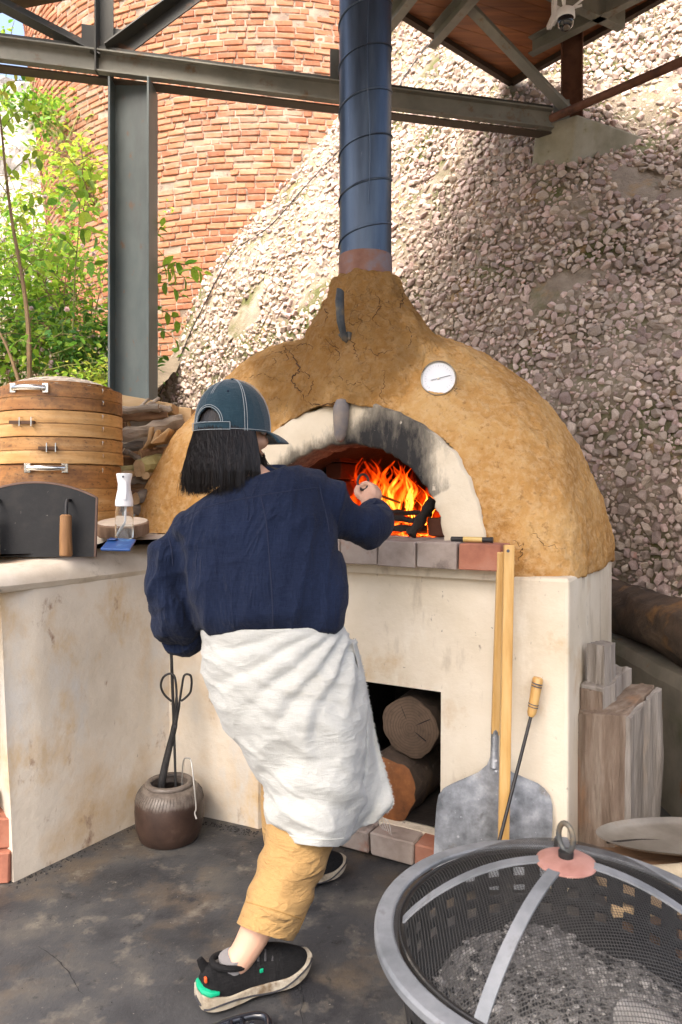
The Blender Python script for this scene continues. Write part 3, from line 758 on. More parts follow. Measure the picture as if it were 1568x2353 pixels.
# dial thermometer pushed into the dome
tc = P(1008, 870, 2.52); nrm = (Vector((0,0,CAMH))-tc).normalized(); nrm = (nrm*.75+Vector((-.25,-.6,.12))).normalized()
tq = nrm.to_track_quat('Z', 'Y').to_matrix()
th = thing('dial_thermometer', tuple(tc), 'round white dial thermometer with a metal rim on the clay dome', 'thermometer')
mat('chrome_rim', [(.45,.42,.36), (.62,.58,.5)], scale=9, rough=.3, bump=0, metal=.9)
mat('dial_white', [(.75,.78,.82), (.8,.82,.85)], scale=9, rough=.35, bump=0)
mat('ink', [(.06,.07,.09)], rough=.5, bump=0)
mat('ink_pale', [(.5,.53,.58)], rough=.5, bump=0)
tr_ = .0615
part('rim', lathe([(tr_*.9, -.03), (tr_, -.025), (tr_, .008), (tr_*.97, .012), (tr_*.92, .010), (tr_*.91, .002)], 40, tc, tq), 'chrome_rim', th, smooth=True)
part('stem', lathe([(0,-.16),(.008,-.16),(.008,-.02),(0,-.02)], 10, tc, tq), 'chrome_rim', th)
face = part('dial_face', lathe([(tr_*.92, .003), (0, .003)], 40, tc, tq), 'dial_white', th)
for k in range(25):
    a = R(-135+270*k/24); L = .007 if k % 4 == 0 else .004
    M3 = tq @ Matrix.Rotation(a, 3, 'Z'); g = G().box(tc+M3 @ Vector((0, tr_*.78-L/2, .0042)), (.0012, L, .0012), M3); part('tick', g, 'ink_pale', face)
M3 = tq @ Matrix.Rotation(R(-78), 3, 'Z'); part('needle', G().box(tc+M3 @ Vector((0, .008, .006)), (.0016, .07, .001), M3), 'ink', face)
part('needle_hub', lathe([(.004,.004),(.004,.008),(0,.009)], 12, tc, tq), 'chrome_rim', face)

# marker lying on the ledge
mk = thing('marker_pen', tuple(O(.84, -.035, 1.06)), 'small black and gold marker lying on the hearth ledge', 'pen')
mat('black_plastic', [(.012,.012,.013), (.025,.025,.027)], scale=20, rough=.35, bump=0)
mat('gold_label', [(.55,.38,.12), (.65,.48,.2)], scale=20, rough=.35, bump=0, metal=.3)
m0, m1 = O(.775, -.05, 1.068), O(.905, -.035, 1.068); dm = (m1-m0)
part('barrel', G().tube([m0, m0+dm*.02, m0+dm*.3, m0+dm*.3, m0+dm], [.004,.0085,.0085,.0085,.0085], 14), 'black_plastic', mk, smooth=False)
part('label_band', G().tube([m0+dm*.32, m0+dm*.78], .009, 14), 'gold_label', mk)
part('cap_end', G().tube([m0+dm*.97, m1+dm*.04], .0092, 14), 'black_plastic', mk)

# logs inside the store
def log_obj(name, a, b, r, label, cat, endm='old_wood_end', barkm='bark', group=None, n=18, rough=.1, seed=0, seg=8, parent=None):
    a, b = Vector(a), Vector(b); t = thing(name, tuple((a+b)/2-Vector((0,0,r))), label, cat, group)
    pts = [a+(b-a)*(i/seg) for i in range(seg+1)]; p_, fr = frames(pts); V = []; F = []
    for i, (p, (tt, n1, n2)) in enumerate(zip(p_, fr)):
        for k in range(n):
            an = 2*math.pi*k/n; q = r*(1+rough*nz((math.cos(an)*1.5+seed, math.sin(an)*1.5, i*.5+seed*3), 1.2, 4)); V.append(p+n1*math.cos(an)*q+n2*math.sin(an)*q)
    for i in range(seg):
        for k in range(n): F.append((i*n+k, i*n+(k+1)%n, (i+1)*n+(k+1)%n, (i+1)*n+k))
    part('bark', (V, F), barkm, t, smooth=True)
    for i, s in ((0, -1), (seg, 1)):
        ring = V[i*n:(i+1)*n]; c = (a if i == 0 else b)
        g = G(); inner = [c+(v-c)*.94 for v in ring]; ax = (b-a).normalized()*s*.004
        VV = [v for v in ring]+[v+ax for v in inner]+[v*.5+(c+ax)*.5+ax*.2 for v in inner]+[c+ax*1.3]
        FF = [(k, (k+1)%n, n+(k+1)%n, n+k) for k in range(n)]+[(n+k, n+(k+1)%n, 2*n+(k+1)%n, 2*n+k) for k in range(n)]+[(2*n+k, 2*n+(k+1)%n, 3*n) for k in range(n)]
        part('cut_end', (VV, FF), endm, t, smooth=True)
    return t
def ringwood(name, cols):
    m, nt, b, o = newmat(name); co = coords(nt); f = noise_(nt, co, 9, 6)
    c = ramp(nt, f, [(.3, cols[0]), (.7, cols[1])]); c = mixc(nt, ramp(nt, noise_(nt, co, 60, 3), [(.55, 0.0), (.75, .5)]), c, cols[2])
    gp = nt.nodes.new('ShaderNodeNewGeometry'); vs1 = nt.nodes.new('ShaderNodeVectorMath'); vs1.operation = 'SUBTRACT'; nt.links.new(gp.outputs['Position'], vs1.inputs[0]); vs1.inputs[1].default_value = P(943, 1672, 2.53)
    vp = nt.nodes.new('ShaderNodeVectorMath'); vp.operation = 'PROJECT'; nt.links.new(vs1.outputs[0], vp.inputs[0]); vp.inputs[1].default_value = EV
    vd = nt.nodes.new('ShaderNodeVectorMath'); vd.operation = 'DISTANCE'; nt.links.new(vs1.outputs[0], vd.inputs[0]); nt.links.new(vp.outputs[0], vd.inputs[1])
    rr_ = math_(nt, 'SINE', math_(nt, 'MULTIPLY', math_(nt, 'ADD', vd.outputs['Value'], math_(nt, 'MULTIPLY', f, .03)), 620.0))
    c = mixc(nt, ramp(nt, rr_, [(.3, 0.0), (1.0, .45)]), c, cols[2])
    nt.links.new(c, b.inputs['Base Color']); b.inputs['Roughness'].default_value = .9
    nt.links.new(bump_(nt, noise_(nt, co, 50, 8), .5, .004), b.inputs['Normal'])
ringwood('log_end', ((.075,.048,.03), (.15,.1,.065), (.04,.027,.018)))
s0 = P(943, 1672, 2.53)
log_obj('store_log', s0, s0+EV*.5+Vector((0,0,.01)), .103, 'upper round log with a grey sawn end in the store under the oven', 'log', 'log_end', seed=3, n=32, rough=.12)
s1 = P(890, 1812, 2.52)
log_obj('store_log', s1, s1+EV*.5, .108, 'lower round log with an orange decayed end in the store under the oven', 'log', 'fungus_wood', seed=5, n=32, rough=.14)
# checks (splits) in the upper log's end
g = G()
ax = -EV*.008
for an, L in ((2.0,.1),(-.55,.07),(.5,.085)):
    d = EU*math.cos(an)+Vector((0,0,math.sin(an))); g.tube([s0+ax*.4+d*.02, s0+ax*.4+d*L], [.0012,.0028], 4)
sp = [o for o in COL.objects if o.name.startswith('store_log')][0]
part('split', g, 'soot', sp)

# the fire
mat('charred', [(.008,.007,.006), (.02,.016,.013), (.035,.028,.024)], scale=12, rough=.9, bump=.7, bscale=35, bdist=.01, spots=[])
m, nt_, b_, o_ = newmat('ember')
co = coords(nt_); f = noise_(nt_, co, 26, 6, .65)
em = nt_.nodes.new('ShaderNodeEmission'); nt_.links.new(ramp(nt_, f, [(.35, (.05,.002,0)), (.5, (.9,.06,.004)), (.68, (1,.3,.03))]), em.inputs[0])
nt_.links.new(ramp(nt_, f, [(.4, .05), (.7, 2.2)]), em.inputs[1]); nt_.links.new(em.outputs[0], o_.inputs[0])
m, nt_, b_, o_ = newmat('flame')
co = coords(nt_, (1,1,.38)); f = noise_(nt_, co, 17, 4, .55, 1.6)
lw = nt_.nodes.new('ShaderNodeLayerWeight'); lw.inputs[0].default_value = .35
at = nt_.nodes.new('ShaderNodeAttribute'); at.attribute_name = 'hotness'
core = math_(nt_, 'SUBTRACT', 1.0, lw.outputs['Facing'])
hv = math_(nt_, 'MULTIPLY', math_(nt_, 'ADD', math_(nt_, 'MULTIPLY', math_(nt_, 'POWER', core, 1.6), .8), math_(nt_, 'MULTIPLY', math_(nt_, 'SUBTRACT', f, .5), 1.7)), at.outputs['Fac'])
em = nt_.nodes.new('ShaderNodeEmission')
nt_.links.new(ramp(nt_, hv, [(.05, (.55,.008,.0005)), (.25, (.95,.035,.001)), (.45, (1,.11,.004)), (.68, (1,.32,.03))]), em.inputs[0])
nt_.links.new(ramp(nt_, hv, [(.05, .2), (.35, .6), (.72, 1.6)]), em.inputs[1])
tp = nt_.nodes.new('ShaderNodeBsdfTransparent'); mx = nt_.nodes.new('ShaderNodeMixShader')
nt_.links.new(ramp(nt_, hv, [(.1, 0.0), (.3, .22), (.75, .62)]), mx.inputs[0]); nt_.links.new(tp.outputs[0], mx.inputs[1]); nt_.links.new(em.outputs[0], mx.inputs[2]); nt_.links.new(mx.outputs[0], o_.inputs[0])
fire = thing('log_fire', tuple(O(.4, .42, 1.05)), 'orange log fire blazing inside the oven mouth', 'fire')
rn = random.Random(11)
def flame(u, v, h, L, wd, heat, lean):
    pts, rad = [], []
    ph = rn.uniform(0, 6.28)
    for i in range(12):
        t = i/11; pts.append(O(u+lean*t*L+.03*math.sin(ph+t*5.5)*t*L/.15, v+.02*math.cos(ph+t*4)*t, h+L*t))
        rad.append(max(.0015, wd*(math.sin(min(1, t*1.6+.18)*math.pi*.5) if t < .4 else 1)*(1-t)**.75))
    V, F = tube(pts, rad, 12, True)
    V = [p+Vector((1,1,0))*0+EU*.35*wd*nz(p, 18, 3)+EV*.35*wd*nz(p+Vector((4,4,4)), 18, 3) for p in V]
    o = part('flame', (V, F), 'flame', fire, smooth=True)
    me = o.data; co_ = getco(o); at = me.attributes.new('hotness', 'FLOAT', 'POINT')
    at.data.foreach_set('value', np.clip(heat*(1.15-.75*np.clip((co_[:,2]+ORI[o.name].z-h)/L, 0, 1)), 0, 1.3))
for i in range(34):
    u = rn.uniform(.14, .50); flame(u, rn.uniform(.42, .66), 1.06+rn.uniform(0,.06), rn.uniform(.12, .27), rn.uniform(.018,.042), rn.uniform(.28,.55), rn.uniform(-.25,.15))
for i in range(22):
    u = rn.uniform(.28, .48); flame(u, rn.uniform(.30, .42), 1.11+rn.uniform(0,.05), rn.uniform(.11, .21), rn.uniform(.012,.028), rn.uniform(.62,.98), rn.uniform(-.15,.2))
for i in range(7): flame(rn.uniform(.46,.56), rn.uniform(.28,.4), 1.08+rn.uniform(0,.05), rn.uniform(.06,.13), rn.uniform(.006,.013), rn.uniform(.8,1.1), 0)
for i in range(9): flame(rn.uniform(.10,.24), rn.uniform(.5,.64), 1.15+rn.uniform(0,.1), rn.uniform(.12,.2), rn.uniform(.012,.026), rn.uniform(.35,.6), -.1)
V, F = grid(lambda a, b: O(.2+.40*a, .24+.46*b, 1.055+.035*math.sin(a*3.1)*math.sin(b*3.1)+.02*nz((a*9,b*9,0),1,3)), 30, 30)
part('ember_bed', (V, F), 'ember', fire, smooth=True)
for i, (u0, v0, h0, u1, v1, h1, r) in enumerate(((.34,.27,1.125,.57,.24,1.11,.010),(.32,.30,1.145,.57,.30,1.135,.011),(.53,.20,1.06,.60,.25,1.19,.02),(.3,.55,1.08,.42,.4,1.2,.02),(.45,.6,1.07,.3,.45,1.12,.022),(.3,.24,1.075,.56,.28,1.08,.015))):
    a, b = O(u0, v0, h0), O(u1, v1, h1); V, F = tube([a+(b-a)*(k/7) for k in range(8)], [r*(1+.2*math.sin(k*2.1+i)) for k in range(8)], 9)
    part('charred_stick', ([p+Vector((.006*nz(p, 40, 3),0,.009*nz(p+Vector((3,3,3)), 40, 3))) for p in V], F), 'charred', fire, smooth=True)
# hill log resting on the retaining wall
log_obj('bark_log', (1.37, 1.2, .68), (1.36, 3.75, .655), .122, 'thick dark bark-covered log lying on the low concrete wall', 'log', seed=9, n=30, rough=.22, seg=26)
# ------------------------------------------------------------ plastered counter on the left
mat('counter_plaster', [(.48,.42,.335), (.6,.54,.45), (.68,.62,.53)], scale=2.0, rough=.88, bump=.5, bscale=22, bdist=.007, detail=10, spec=.2,
    spots=[((.46,.31,.15), 2.0, .5, .72), ((.5,.36,.2), 5, .56, .72, (1,1,.6), 11), ((.26,.17,.12), 16, .62, .73, (1,1,.5), 3), ((.16,.14,.12), 42, .71, .77, (1,1,.4), 7), ((.52,.5,.46), 5, .55, .7, (1,1,.4), 5)])
mat('counter_top', [(.46,.39,.3), (.58,.52,.43), (.66,.6,.52)], scale=5, rough=.8, bump=.3, bscale=40, spots=[((.25,.21,.16), 7, .6, .72), ((.42,.28,.18), 4, .6, .7, (1,1,1), 4)])
cnt = thing('plastered_counter', (-.95, 2.8, 0), 'cream plastered masonry counter left of the clay oven', 'counter')
ol = [(-1.022,2.262),(-.90,2.44),(-.78,2.62),(-.70,2.735),(-.655,2.765),(-.55,2.735),(-.42,2.68),(-.30,2.622),(-.27,2.64),(-.24,2.76),(-.2,3.1),(-.55,3.45),(-1.2,3.5),(-2.2,3.5),(-2.3,3.0),(-2.0,2.72),(-1.5,2.62),(-1.22,2.5),(-1.08,2.34),(-1.045,2.28)]
def dens(pl, step=.035):
    out = []
    for i in range(len(pl)):
        a = Vector(pl[i]).to_2d(); b = Vector(pl[(i+1)%len(pl)]).to_2d(); n = max(1, int((b-a).length/step))
        for k in range(n): out.append(a+(b-a)*(k/n))
    return out
od = dens(ol); no = []
for i in range(len(od)):
    t = (od[(i+2)%len(od)]-od[i-2]).normalized(); no.append(Vector((-t.y, t.x)) if False else Vector((t.y, -t.x)))
# outward normal check: polygon runs left-front -> right -> back -> left (counter-clockwise seen from above)
area = sum(od[i].x*od[(i+1)%len(od)].y-od[(i+1)%len(od)].x*od[i].y for i in range(len(od)))
if area < 0: no = [-n for n in no]
def cring(inset, h, jit=.006):
    r = []
    for p, n in zip(od, no):
        q = p-n*inset; e = jit*nz((q.x*3, q.y*3, h*3), 1.2, 3)
        flare = -.045*h if (p.x < -1.0 and p.y < 2.5) else 0
        r.append(Vector((q.x+n.x*e+flare, q.y+n.y*e, h+(.006*nz((q.x, q.y, 5), 5, 3) if h > .9 else 0))))
    return r
rings = [cring(-.0, 0), cring(.0, .2), cring(.0, .4), cring(0, .6), cring(0, .8), cring(0, .925), cring(.006, .952), cring(.022, .968)]
part('counter_body', loft(rings, cap=False), 'counter_plaster', cnt, smooth=True)
def ctop(x, y):
    """height of the worn counter top"""
    d = min((Vector((x, y))-p).length for p in od); return .968+.085*(1-math.exp(-max(0, d-.02)/.11))
tol = [(-1.75,1.86),(-1.45,1.95),(-1.22,2.075),(-1.1,2.155),(-1.03,2.24),(-.97,2.325),(-.90,2.43),(-.78,2.61),(-.71,2.722),(-.655,2.755),(-.55,2.728),(-.42,2.673),(-.31,2.622),(-.27,2.64),(-.24,2.76),(-.2,3.1),(-.55,3.45),(-1.2,3.5),(-2.2,3.5),(-2.4,3.0),(-2.2,2.2)]
td = dens(tol); tn = []
for i in range(len(td)):
    t = (td[(i+2)%len(td)]-td[i-2]).normalized(); tn.append(Vector((t.y, -t.x)))
if sum(td[i].x*td[(i+1)%len(td)].y-td[(i+1)%len(td)].x*td[i].y for i in range(len(td))) < 0: tn = [-n for n in tn]
def tring2(inset, h): return [Vector(((p-n*inset).x, (p-n*inset).y, (h if h < .972 else .972+(h-.972)*min(1, max(.12, (p.y-2.28)/.3)))+.005*nz((p.x, p.y, inset), 6, 3))) for p, n in zip(td, tn)]
def ch(s): return .972+.085*(1-math.exp(-s/.10))
part('counter_top', loft([tring2(.03, .905), tring2(.002, .912), tring2(-.010, .93), tring2(-.006, .95), tring2(.006, .965)]+[tring2(s, ch(s)) for s in (.02,.045,.08,.12,.17,.23)]), 'counter_top', cnt, smooth=True)
# brick supports in the recess at the far left
stk = thing('brick_pier', tuple(P(-12, 2030, 2.3)), 'orange bricks stacked in the recess under the counter end', 'bricks')
for i in range(2):
    me = raw('brick', *rbox((.23, .11, .095), .003, .004, 300+i), 'red_brick'); c = P(-62-i*8, 2030, 2.26); piece('brick', me, stk, Matrix.Translation((c.x, 2.3+.01*i, .049+.098*i)) @ Matrix.Rotation(.05+.1*i, 4, 'Z'))
pc_ = P(-10, 1960, 2.3)
hk = thing('steel_pan', tuple(P(-60,1925,2.3)), 'bright steel pan with a wire handle on the bricks by the counter end', 'pan')
V, F = lathe([(0,0),(.09,0),(.11,.05),(.115,.052),(.112,.048),(.088,.004),(0,.004)], 28, (P(-98,1900,2.3).x, 2.31, .203)); part('bowl', (V, F), 'chrome_rim', hk, smooth=True)
g = G(); c = P(-98,1900,2.3); g.tube([(c.x+.1,2.27,.235),(c.x+.128,2.22,.215),(c.x+.1,2.16,.208),(c.x+.07,2.21,.225)], .003, 8); part('wire_handle', g, 'chrome_rim', hk, smooth=True)

# ------------------------------------------------------------ bamboo steamers
def bamboo(name, a, b, c, dark=.5):
    m, nt, bs, o = newmat(name); co = coords(nt, (1,1,9)); co1 = coords(nt)
    col = ramp(nt, noise_(nt, co, 5, 6), [(.3, a), (.5, b), (.72, c)])
    col = mixc(nt, ramp(nt, noise_(nt, coords(nt, (1,1,1.6)), 6, 8, .75), [(.46, 0.0), (.66, dark)]), col, (.05,.022,.01))
    col = mixc(nt, ramp(nt, noise_(nt, coords(nt, (2,2,4)), 24, 5), [(.57, 0.0), (.66, dark)]), col, (.045,.02,.01))
    nt.links.new(col, bs.inputs['Base Color']); bs.inputs['Roughness'].default_value = .5
    nt.links.new(bump_(nt, noise_(nt, co, 30, 5), .2, .002), bs.inputs['Normal'])
bamboo('bamboo_light', (.38,.19,.05), (.52,.29,.1), (.6,.38,.17), .25)
bamboo('bamboo_dark', (.22,.085,.02), (.34,.15,.04), (.42,.22,.075), .75)
bamboo('bamboo_mid', (.3,.13,.035), (.43,.22,.07), (.52,.32,.14), .55)
mat('chrome', [(.5,.49,.46), (.7,.69,.66)], scale=14, rough=.22, bump=.1, bscale=30, metal=.95, spots=[((.15,.1,.07), 16, .62, .7)])
mat('peg_wood', [(.06,.03,.018), (.12,.065,.035)], scale=14, bump=.2)
SX, SY, SR = P(140, 1130, 2.93).x, 2.93, .238
def pull(t, x0, x1, y, metal):
    """a handle on the steamer wall between two measured columns"""
    def wallp(px, py, out=0):
        k = (px-784)/FPX; A = k*k+1; B = -2*(k*SX+SY); C = SX*SX+SY*SY-(SR+.006+out)**2; z = (-B-math.sqrt(max(0, B*B-4*A*C)))/(2*A); return P(px, py, z)
    a, b = wallp(x0, y), wallp(x1, y); d = b-a
    nrm = Vector(((a+b)/2-Vector((SX, SY, (a.z+b.z)/2)))); nrm.z = 0; nrm.normalize()
    if metal:
        h = part('handle', G().tube([a+d*.08+nrm*.004, a+d*.16+nrm*.016, a+d*.34+nrm*.026, a+d*.66+nrm*.026, a+d*.84+nrm*.016, a+d*.92+nrm*.004], [.012,.009,.0105,.0105,.009,.012], 10, True, .7), 'chrome', t, smooth=True)
        q = nrm.to_track_quat('Z', 'Y').to_matrix()
        for e in (a+d*.06, b-d*.06): part('end_plate', G().box(e+nrm*.004, (.024,.036,.005), q), 'chrome', h, bevel=.003)
    else:
        q = nrm.to_track_quat('Z', 'Y').to_matrix(); c = (a+b)/2+nrm*.006
        h = part('peg', G().prism(a+nrm*.008, b+nrm*.008, [(-.006,-.006),(.006,-.006),(.006,.006),(-.006,.006)]), 'peg_wood', t)
        for f in (.45, .93):
            e = a+d*f; part('staple', G().tube([e+Vector((0,0,.02)), e+nrm*.016+Vector((0,0,.018)), e+nrm*.017-Vector((0,0,.014)), e-Vector((0,0,.016))], .0022, 6), 'chrome', h, smooth=True)
hoops = [('bamboo_steamer', 1.527, 1.622, .0, ('bamboo_dark','bamboo_dark'), 'topmost dark bamboo steamer tier with a chrome handle', (26,111,892,True)),
         ('bamboo_steamer', 1.427, 1.524, .001, ('bamboo_light','bamboo_light'), 'golden bamboo steamer tier second from the top with a dark wooden peg', (26,82,971,False)),
         ('bamboo_steamer', 1.325, 1.424, .001, ('bamboo_mid','bamboo_light'), 'pale bamboo steamer tier third from the top with a stapled peg', (90,133,1030,False)),
         ('bamboo_steamer', 1.055, 1.322, -.004, ('bamboo_dark','bamboo_mid','bamboo_light'), 'deep bottom bamboo steamer tier with a chrome handle', (58,156,1076,True))]
for nm, z0, z1, dr, mm, lab, hd in hoops:
    t = thing(nm, (SX, SY, z0), lab, 'steamer', 'stacked bamboo steamer tiers'); k = len(mm); r = SR+dr
    part('basket_wall', lathe([(r-.014, z0+.002), (r-.004, z0+.001), (r-.004, z1), (r-.014, z1)], 64, (SX, SY, 0), closed=True), 'bamboo_mid', t, smooth=False)
    for i in range(k):
        a = z1-(z1-z0)*i/k; b = z1-(z1-z0)*(i+1)/k; e = .004 if (nm and z0 == 1.325 and i == 1) else 0
        V, F = lathe([(r-.0035, b+.001), (r+e, b+.002), (r+.0003+e, (a+b)/2), (r+e*.6, a-.002), (r-.0035, a-.0008)], 64, (SX, SY, 0)); V = [v+Vector((0,0,.0015*nz((v.x*4, v.y*4, i), 1.5))) for v in V]
        hp = part('hoop', (V, F), mm[i], t, smooth=True)
    pull(t, hd[0], hd[1], hd[2], hd[3])
    for px_, py_ in ((262, HOR-(z1-.02-CAMH)*FPX/2.72), (265, HOR-(z0+.03-CAMH)*FPX/2.72)):
        q = P(px_, py_, 2.78); dd = Vector((q.x-SX, q.y-SY, 0)).normalized(); q = Vector((SX, SY, q.z))+dd*(SR+.002)
        part('staple', G().tube([q+Vector((0,0,.008)), q+dd*.003, q-Vector((0,0,.008))], .002, 5), 'chrome', t)
# woven lid
mat('woven_strip', [(.36,.29,.21), (.5,.43,.34), (.6,.54,.46)], scale=10, rough=.7, bump=.2, bscale=60, rv=.2, rndco=True)
lid = thing('steamer_lid', (SX, SY, 1.622), 'woven domed bamboo lid on top of the steamer stack', 'lid')
part('lid_rim', lathe([(.19,1.622),(.2,1.624),(.2,1.64),(.19,1.642)], 48, (SX, SY, 0), closed=True), 'bamboo_dark', lid, smooth=True)
def lidh(x, y): return 1.634+.045*max(0, 1-(x*x+y*y)/.195**2)**.8
for s in range(2):
    for i in range(13):
        o_ = -.18+.36*i/12; hw = math.sqrt(max(0, .192**2-o_*o_)); pts = []
        V = []; F = []; m_ = 26
        for k in range(m_+1):
            e = -hw+2*hw*k/m_
            wv_ = .0022*math.cos(math.pi*(e/.03)+math.pi*(i+s))
            for sd in (-.0125, .0125):
                a, b = (e, o_+sd) if s else (o_+sd, e)
                ca, sa = math.cos(.6), math.sin(.6); x, y = a*ca-b*sa, a*sa+b*ca
                V.append(Vector((SX+x, SY+y, lidh(x, y)+wv_)))
        F = [(2*k, 2*k+1, 2*k+3, 2*k+2) for k in range(m_)]
        part('woven_strip', (V, F), 'woven_strip', lid, mods=lambda o: setattr(o.modifiers.new('s', 'SOLIDIFY'), 'thickness', .0018))

# ------------------------------------------------------------ iron oven door leaning on the steamers
mat('black_iron', [(.009,.0095,.011), (.017,.0175,.019), (.035,.033,.031)], scale=5, rough=.6, bump=.2, bscale=70, metal=0, spec=.25, spots=[((.16,.15,.14), 60, .68, .76), ((.12,.08,.055), 5, .62, .75, (1,1,1), 4)])
mat('grip_wood', [(.2,.095,.035), (.32,.17,.07)], scale=12, rough=.6, bump=.2, stretch=(3,3,.5), spots=[((.45,.36,.26), 30, .66, .74)])
dc = P(76, 1280, 2.44); dw = .205
door = thing('oven_door', (dc.x, dc.y, dc.z), 'black iron oven door with two wooden grips leaning on the steamers', 'oven door')
dtilt = Vector((0, .09, 1)).normalized(); drt = Vector((1, .05, 0)).normalized(); dn = -drt.cross(dtilt)   # dn points to the back
outl = [(-dw,0)]+[(-dw+2*dw*i/24, .200+.052*(1-((i-12)/12)**2)) for i in range(25)]+[(dw,0)]
n = len(outl)
def dp(a, b, o=0): return dc+drt*a+dtilt*b+dn*o
part('door_plate', G().add([dp(a, b) for a, b in outl]+[dp(a, b, .006) for a, b in outl], [tuple(range(n)), tuple(range(n,2*n))[::-1]]+[(i, n+i, n+(i+1)%n, (i+1)%n) for i in range(n)]), 'black_iron', door)
mat('door_rim', [(.10,.06,.045), (.17,.11,.085)], scale=12, rough=.65, bump=.2, metal=.3)
g = G(); g.tube([dp(a, b, .003) for a, b in outl], .005, 6); part('door_rim', g, 'door_rim', door, smooth=True)
for sx in (-.118, .118):
    rod = part('handle_rod', G().tube([dp(sx, .192, .005), dp(sx, .190, -.03), dp(sx, .178, -.04), dp(sx, .12, -.042)], .0058, 10), 'steel_tool', door, smooth=True)
    part('wooden_grip', G().tube([dp(sx, .14, -.042), dp(sx, .136, -.042), dp(sx+.001, .07, -.041), dp(sx+.003, .006, -.036), dp(sx+.003, .001, -.036)], [.013,.0185,.0195,.021,.017], 14), 'grip_wood', rod, smooth=True)

# ------------------------------------------------------------ spray bottle, phone, wood slice
bz = 2.60; bb = P(286, 1238, bz); bh = .001573
bt = thing('spray_bottle', tuple(bb), 'white and clear spray bottle standing before the wood slice', 'bottle')
m, nt_, b_, o_ = newmat('clear_plastic'); b_.inputs['Base Color'].default_value = (.93,.95,.95,1); b_.inputs['Transmission Weight'].default_value = .95; b_.inputs['Roughness'].default_value = .08; b_.inputs['IOR'].default_value = 1.2
m, nt_, b_, o_ = newmat('water'); b_.inputs['Base Color'].default_value = (.9,.94,.95,1); b_.inputs['Transmission Weight'].default_value = 1; b_.inputs['Roughness'].default_value = .02; b_.inputs['IOR'].default_value = 1.33
mat('white_plastic', [(.74,.75,.76), (.8,.81,.82)], scale=6, rough=.3, bump=0)
part('clear_body', lathe([(0,.001),(.030,.001),(.0325,.006),(.0325,.05),(.031,.10),(.029,.118)], 32, bb), 'clear_plastic', bt, smooth=True)
part('water', lathe([(0,.004),(.0295,.004),(.0305,.008),(.0303,.052),(0,.052)], 28, bb), 'water', bt, smooth=True)
hp_ = [(.029,.116),(.0315,.118),(.0315,.135),(.027,.158),(.0225,.178),(.022,.195),(.0255,.215),(.028,.228),(.028,.233),(.024,.235),(0,.235)]
hd = part('spray_head', lathe(hp_, 32, bb), 'white_plastic', bt, smooth=True)
part('trigger', G().tube([bb+Vector((.006,-.022,.205)), bb+Vector((.008,-.027,.17)), bb+Vector((.008,-.031,.142))], [.009,.011,.009], 12, True, .5), 'white_plastic', hd, smooth=True)
part('trigger_recess', G().tube([bb+Vector((.008,-.0265,.166)), bb+Vector((.008,-.0305,.138))], [.007,.008], 12, True, .3), 'pipe_metal' if False else 'dial_white', hd)
part('nozzle', G().tube([bb+Vector((.004,-.026,.222)), bb+Vector((.004,-.0295,.222))], .0035, 10), 'ink', hd)
part('dip_tube', G().tube([bb+Vector((.004,0,.12)), bb+Vector((.003,-.002,.06)), bb+Vector((-.018,-.006,.012))], .0035, 8), 'white_plastic', bt, smooth=True)
# phone
mat('blue_case', [(.012,.05,.2), (.03,.11,.33)], scale=18, rough=.35, bump=0, dist=1.0, spots=[((.16,.34,.55), 22, .57, .7)])
pq = [P(231,1266,2.41), P(300,1268,2.415), P(313,1245,2.545), P(252,1241,2.55)]
n_ = (pq[1]-pq[0]).cross(pq[3]-pq[0]).normalized(); n_ = n_ if n_.z > 0 else -n_
phone = thing('blue_phone', tuple(sum(pq, Vector())/4), 'phone in a marbled blue case lying on the counter', 'phone')
ed = lambda f, z: [c*(1-f)+sum(pq, Vector())/4*f+n_*z for c in pq]
part('phone_case', G().add(ed(0,.0)+ed(0,.010), [(3,2,1,0),(4,5,6,7)]+[(i,(i+1)%4,4+(i+1)%4,4+i) for i in range(4)]), 'blue_case', phone, bevel=.004)
q0 = pq[3]*.72+pq[2]*.08+pq[0]*.2+n_*.0108; part('camera_bump', G().box(q0+Vector((.012,-.008,0)), (.03,.03,.004)), 'blue_case', phone, bevel=.003)
# wood slice
wsl = P(279, 1205, 2.72); zb = 1.056
ws = thing('wood_slice', (wsl.x, 2.74, zb), 'round slice of tree trunk with bark edge behind the spray bottle', 'wood slice')
mat('slice_top', [(.42,.34,.26), (.55,.47,.38), (.62,.55,.47)], scale=9, rough=.8, bump=.2, bscale=40)
mat('slice_bark', [(.13,.075,.045), (.24,.15,.095), (.33,.22,.15)], scale=20, rough=.9, bump=.9, bscale=26, bdist=.008, stretch=(1.6,1.6,.35))
WM = Matrix.Rotation(R(9), 3, 'X'); wo_ = Vector((wsl.x, 2.745, zb+.004))
V, F = lathe([(.093,0),(.096,.006),(.096,.044),(.09,.049)], 56); V = [WM @ (Vector((v.x, v.y, 0))*(1+.035*nz((v.x*70, v.y*70, v.z*20), 1, 3))+Vector((0,0,v.z)))+wo_ for v in V]; part('bark_edge', (V, F), 'slice_bark', ws, smooth=True)
part('sawn_face', lathe([(.0915,.0485),(.06,.0495),(0,.05)], 48, wo_, WM), 'slice_top', ws)

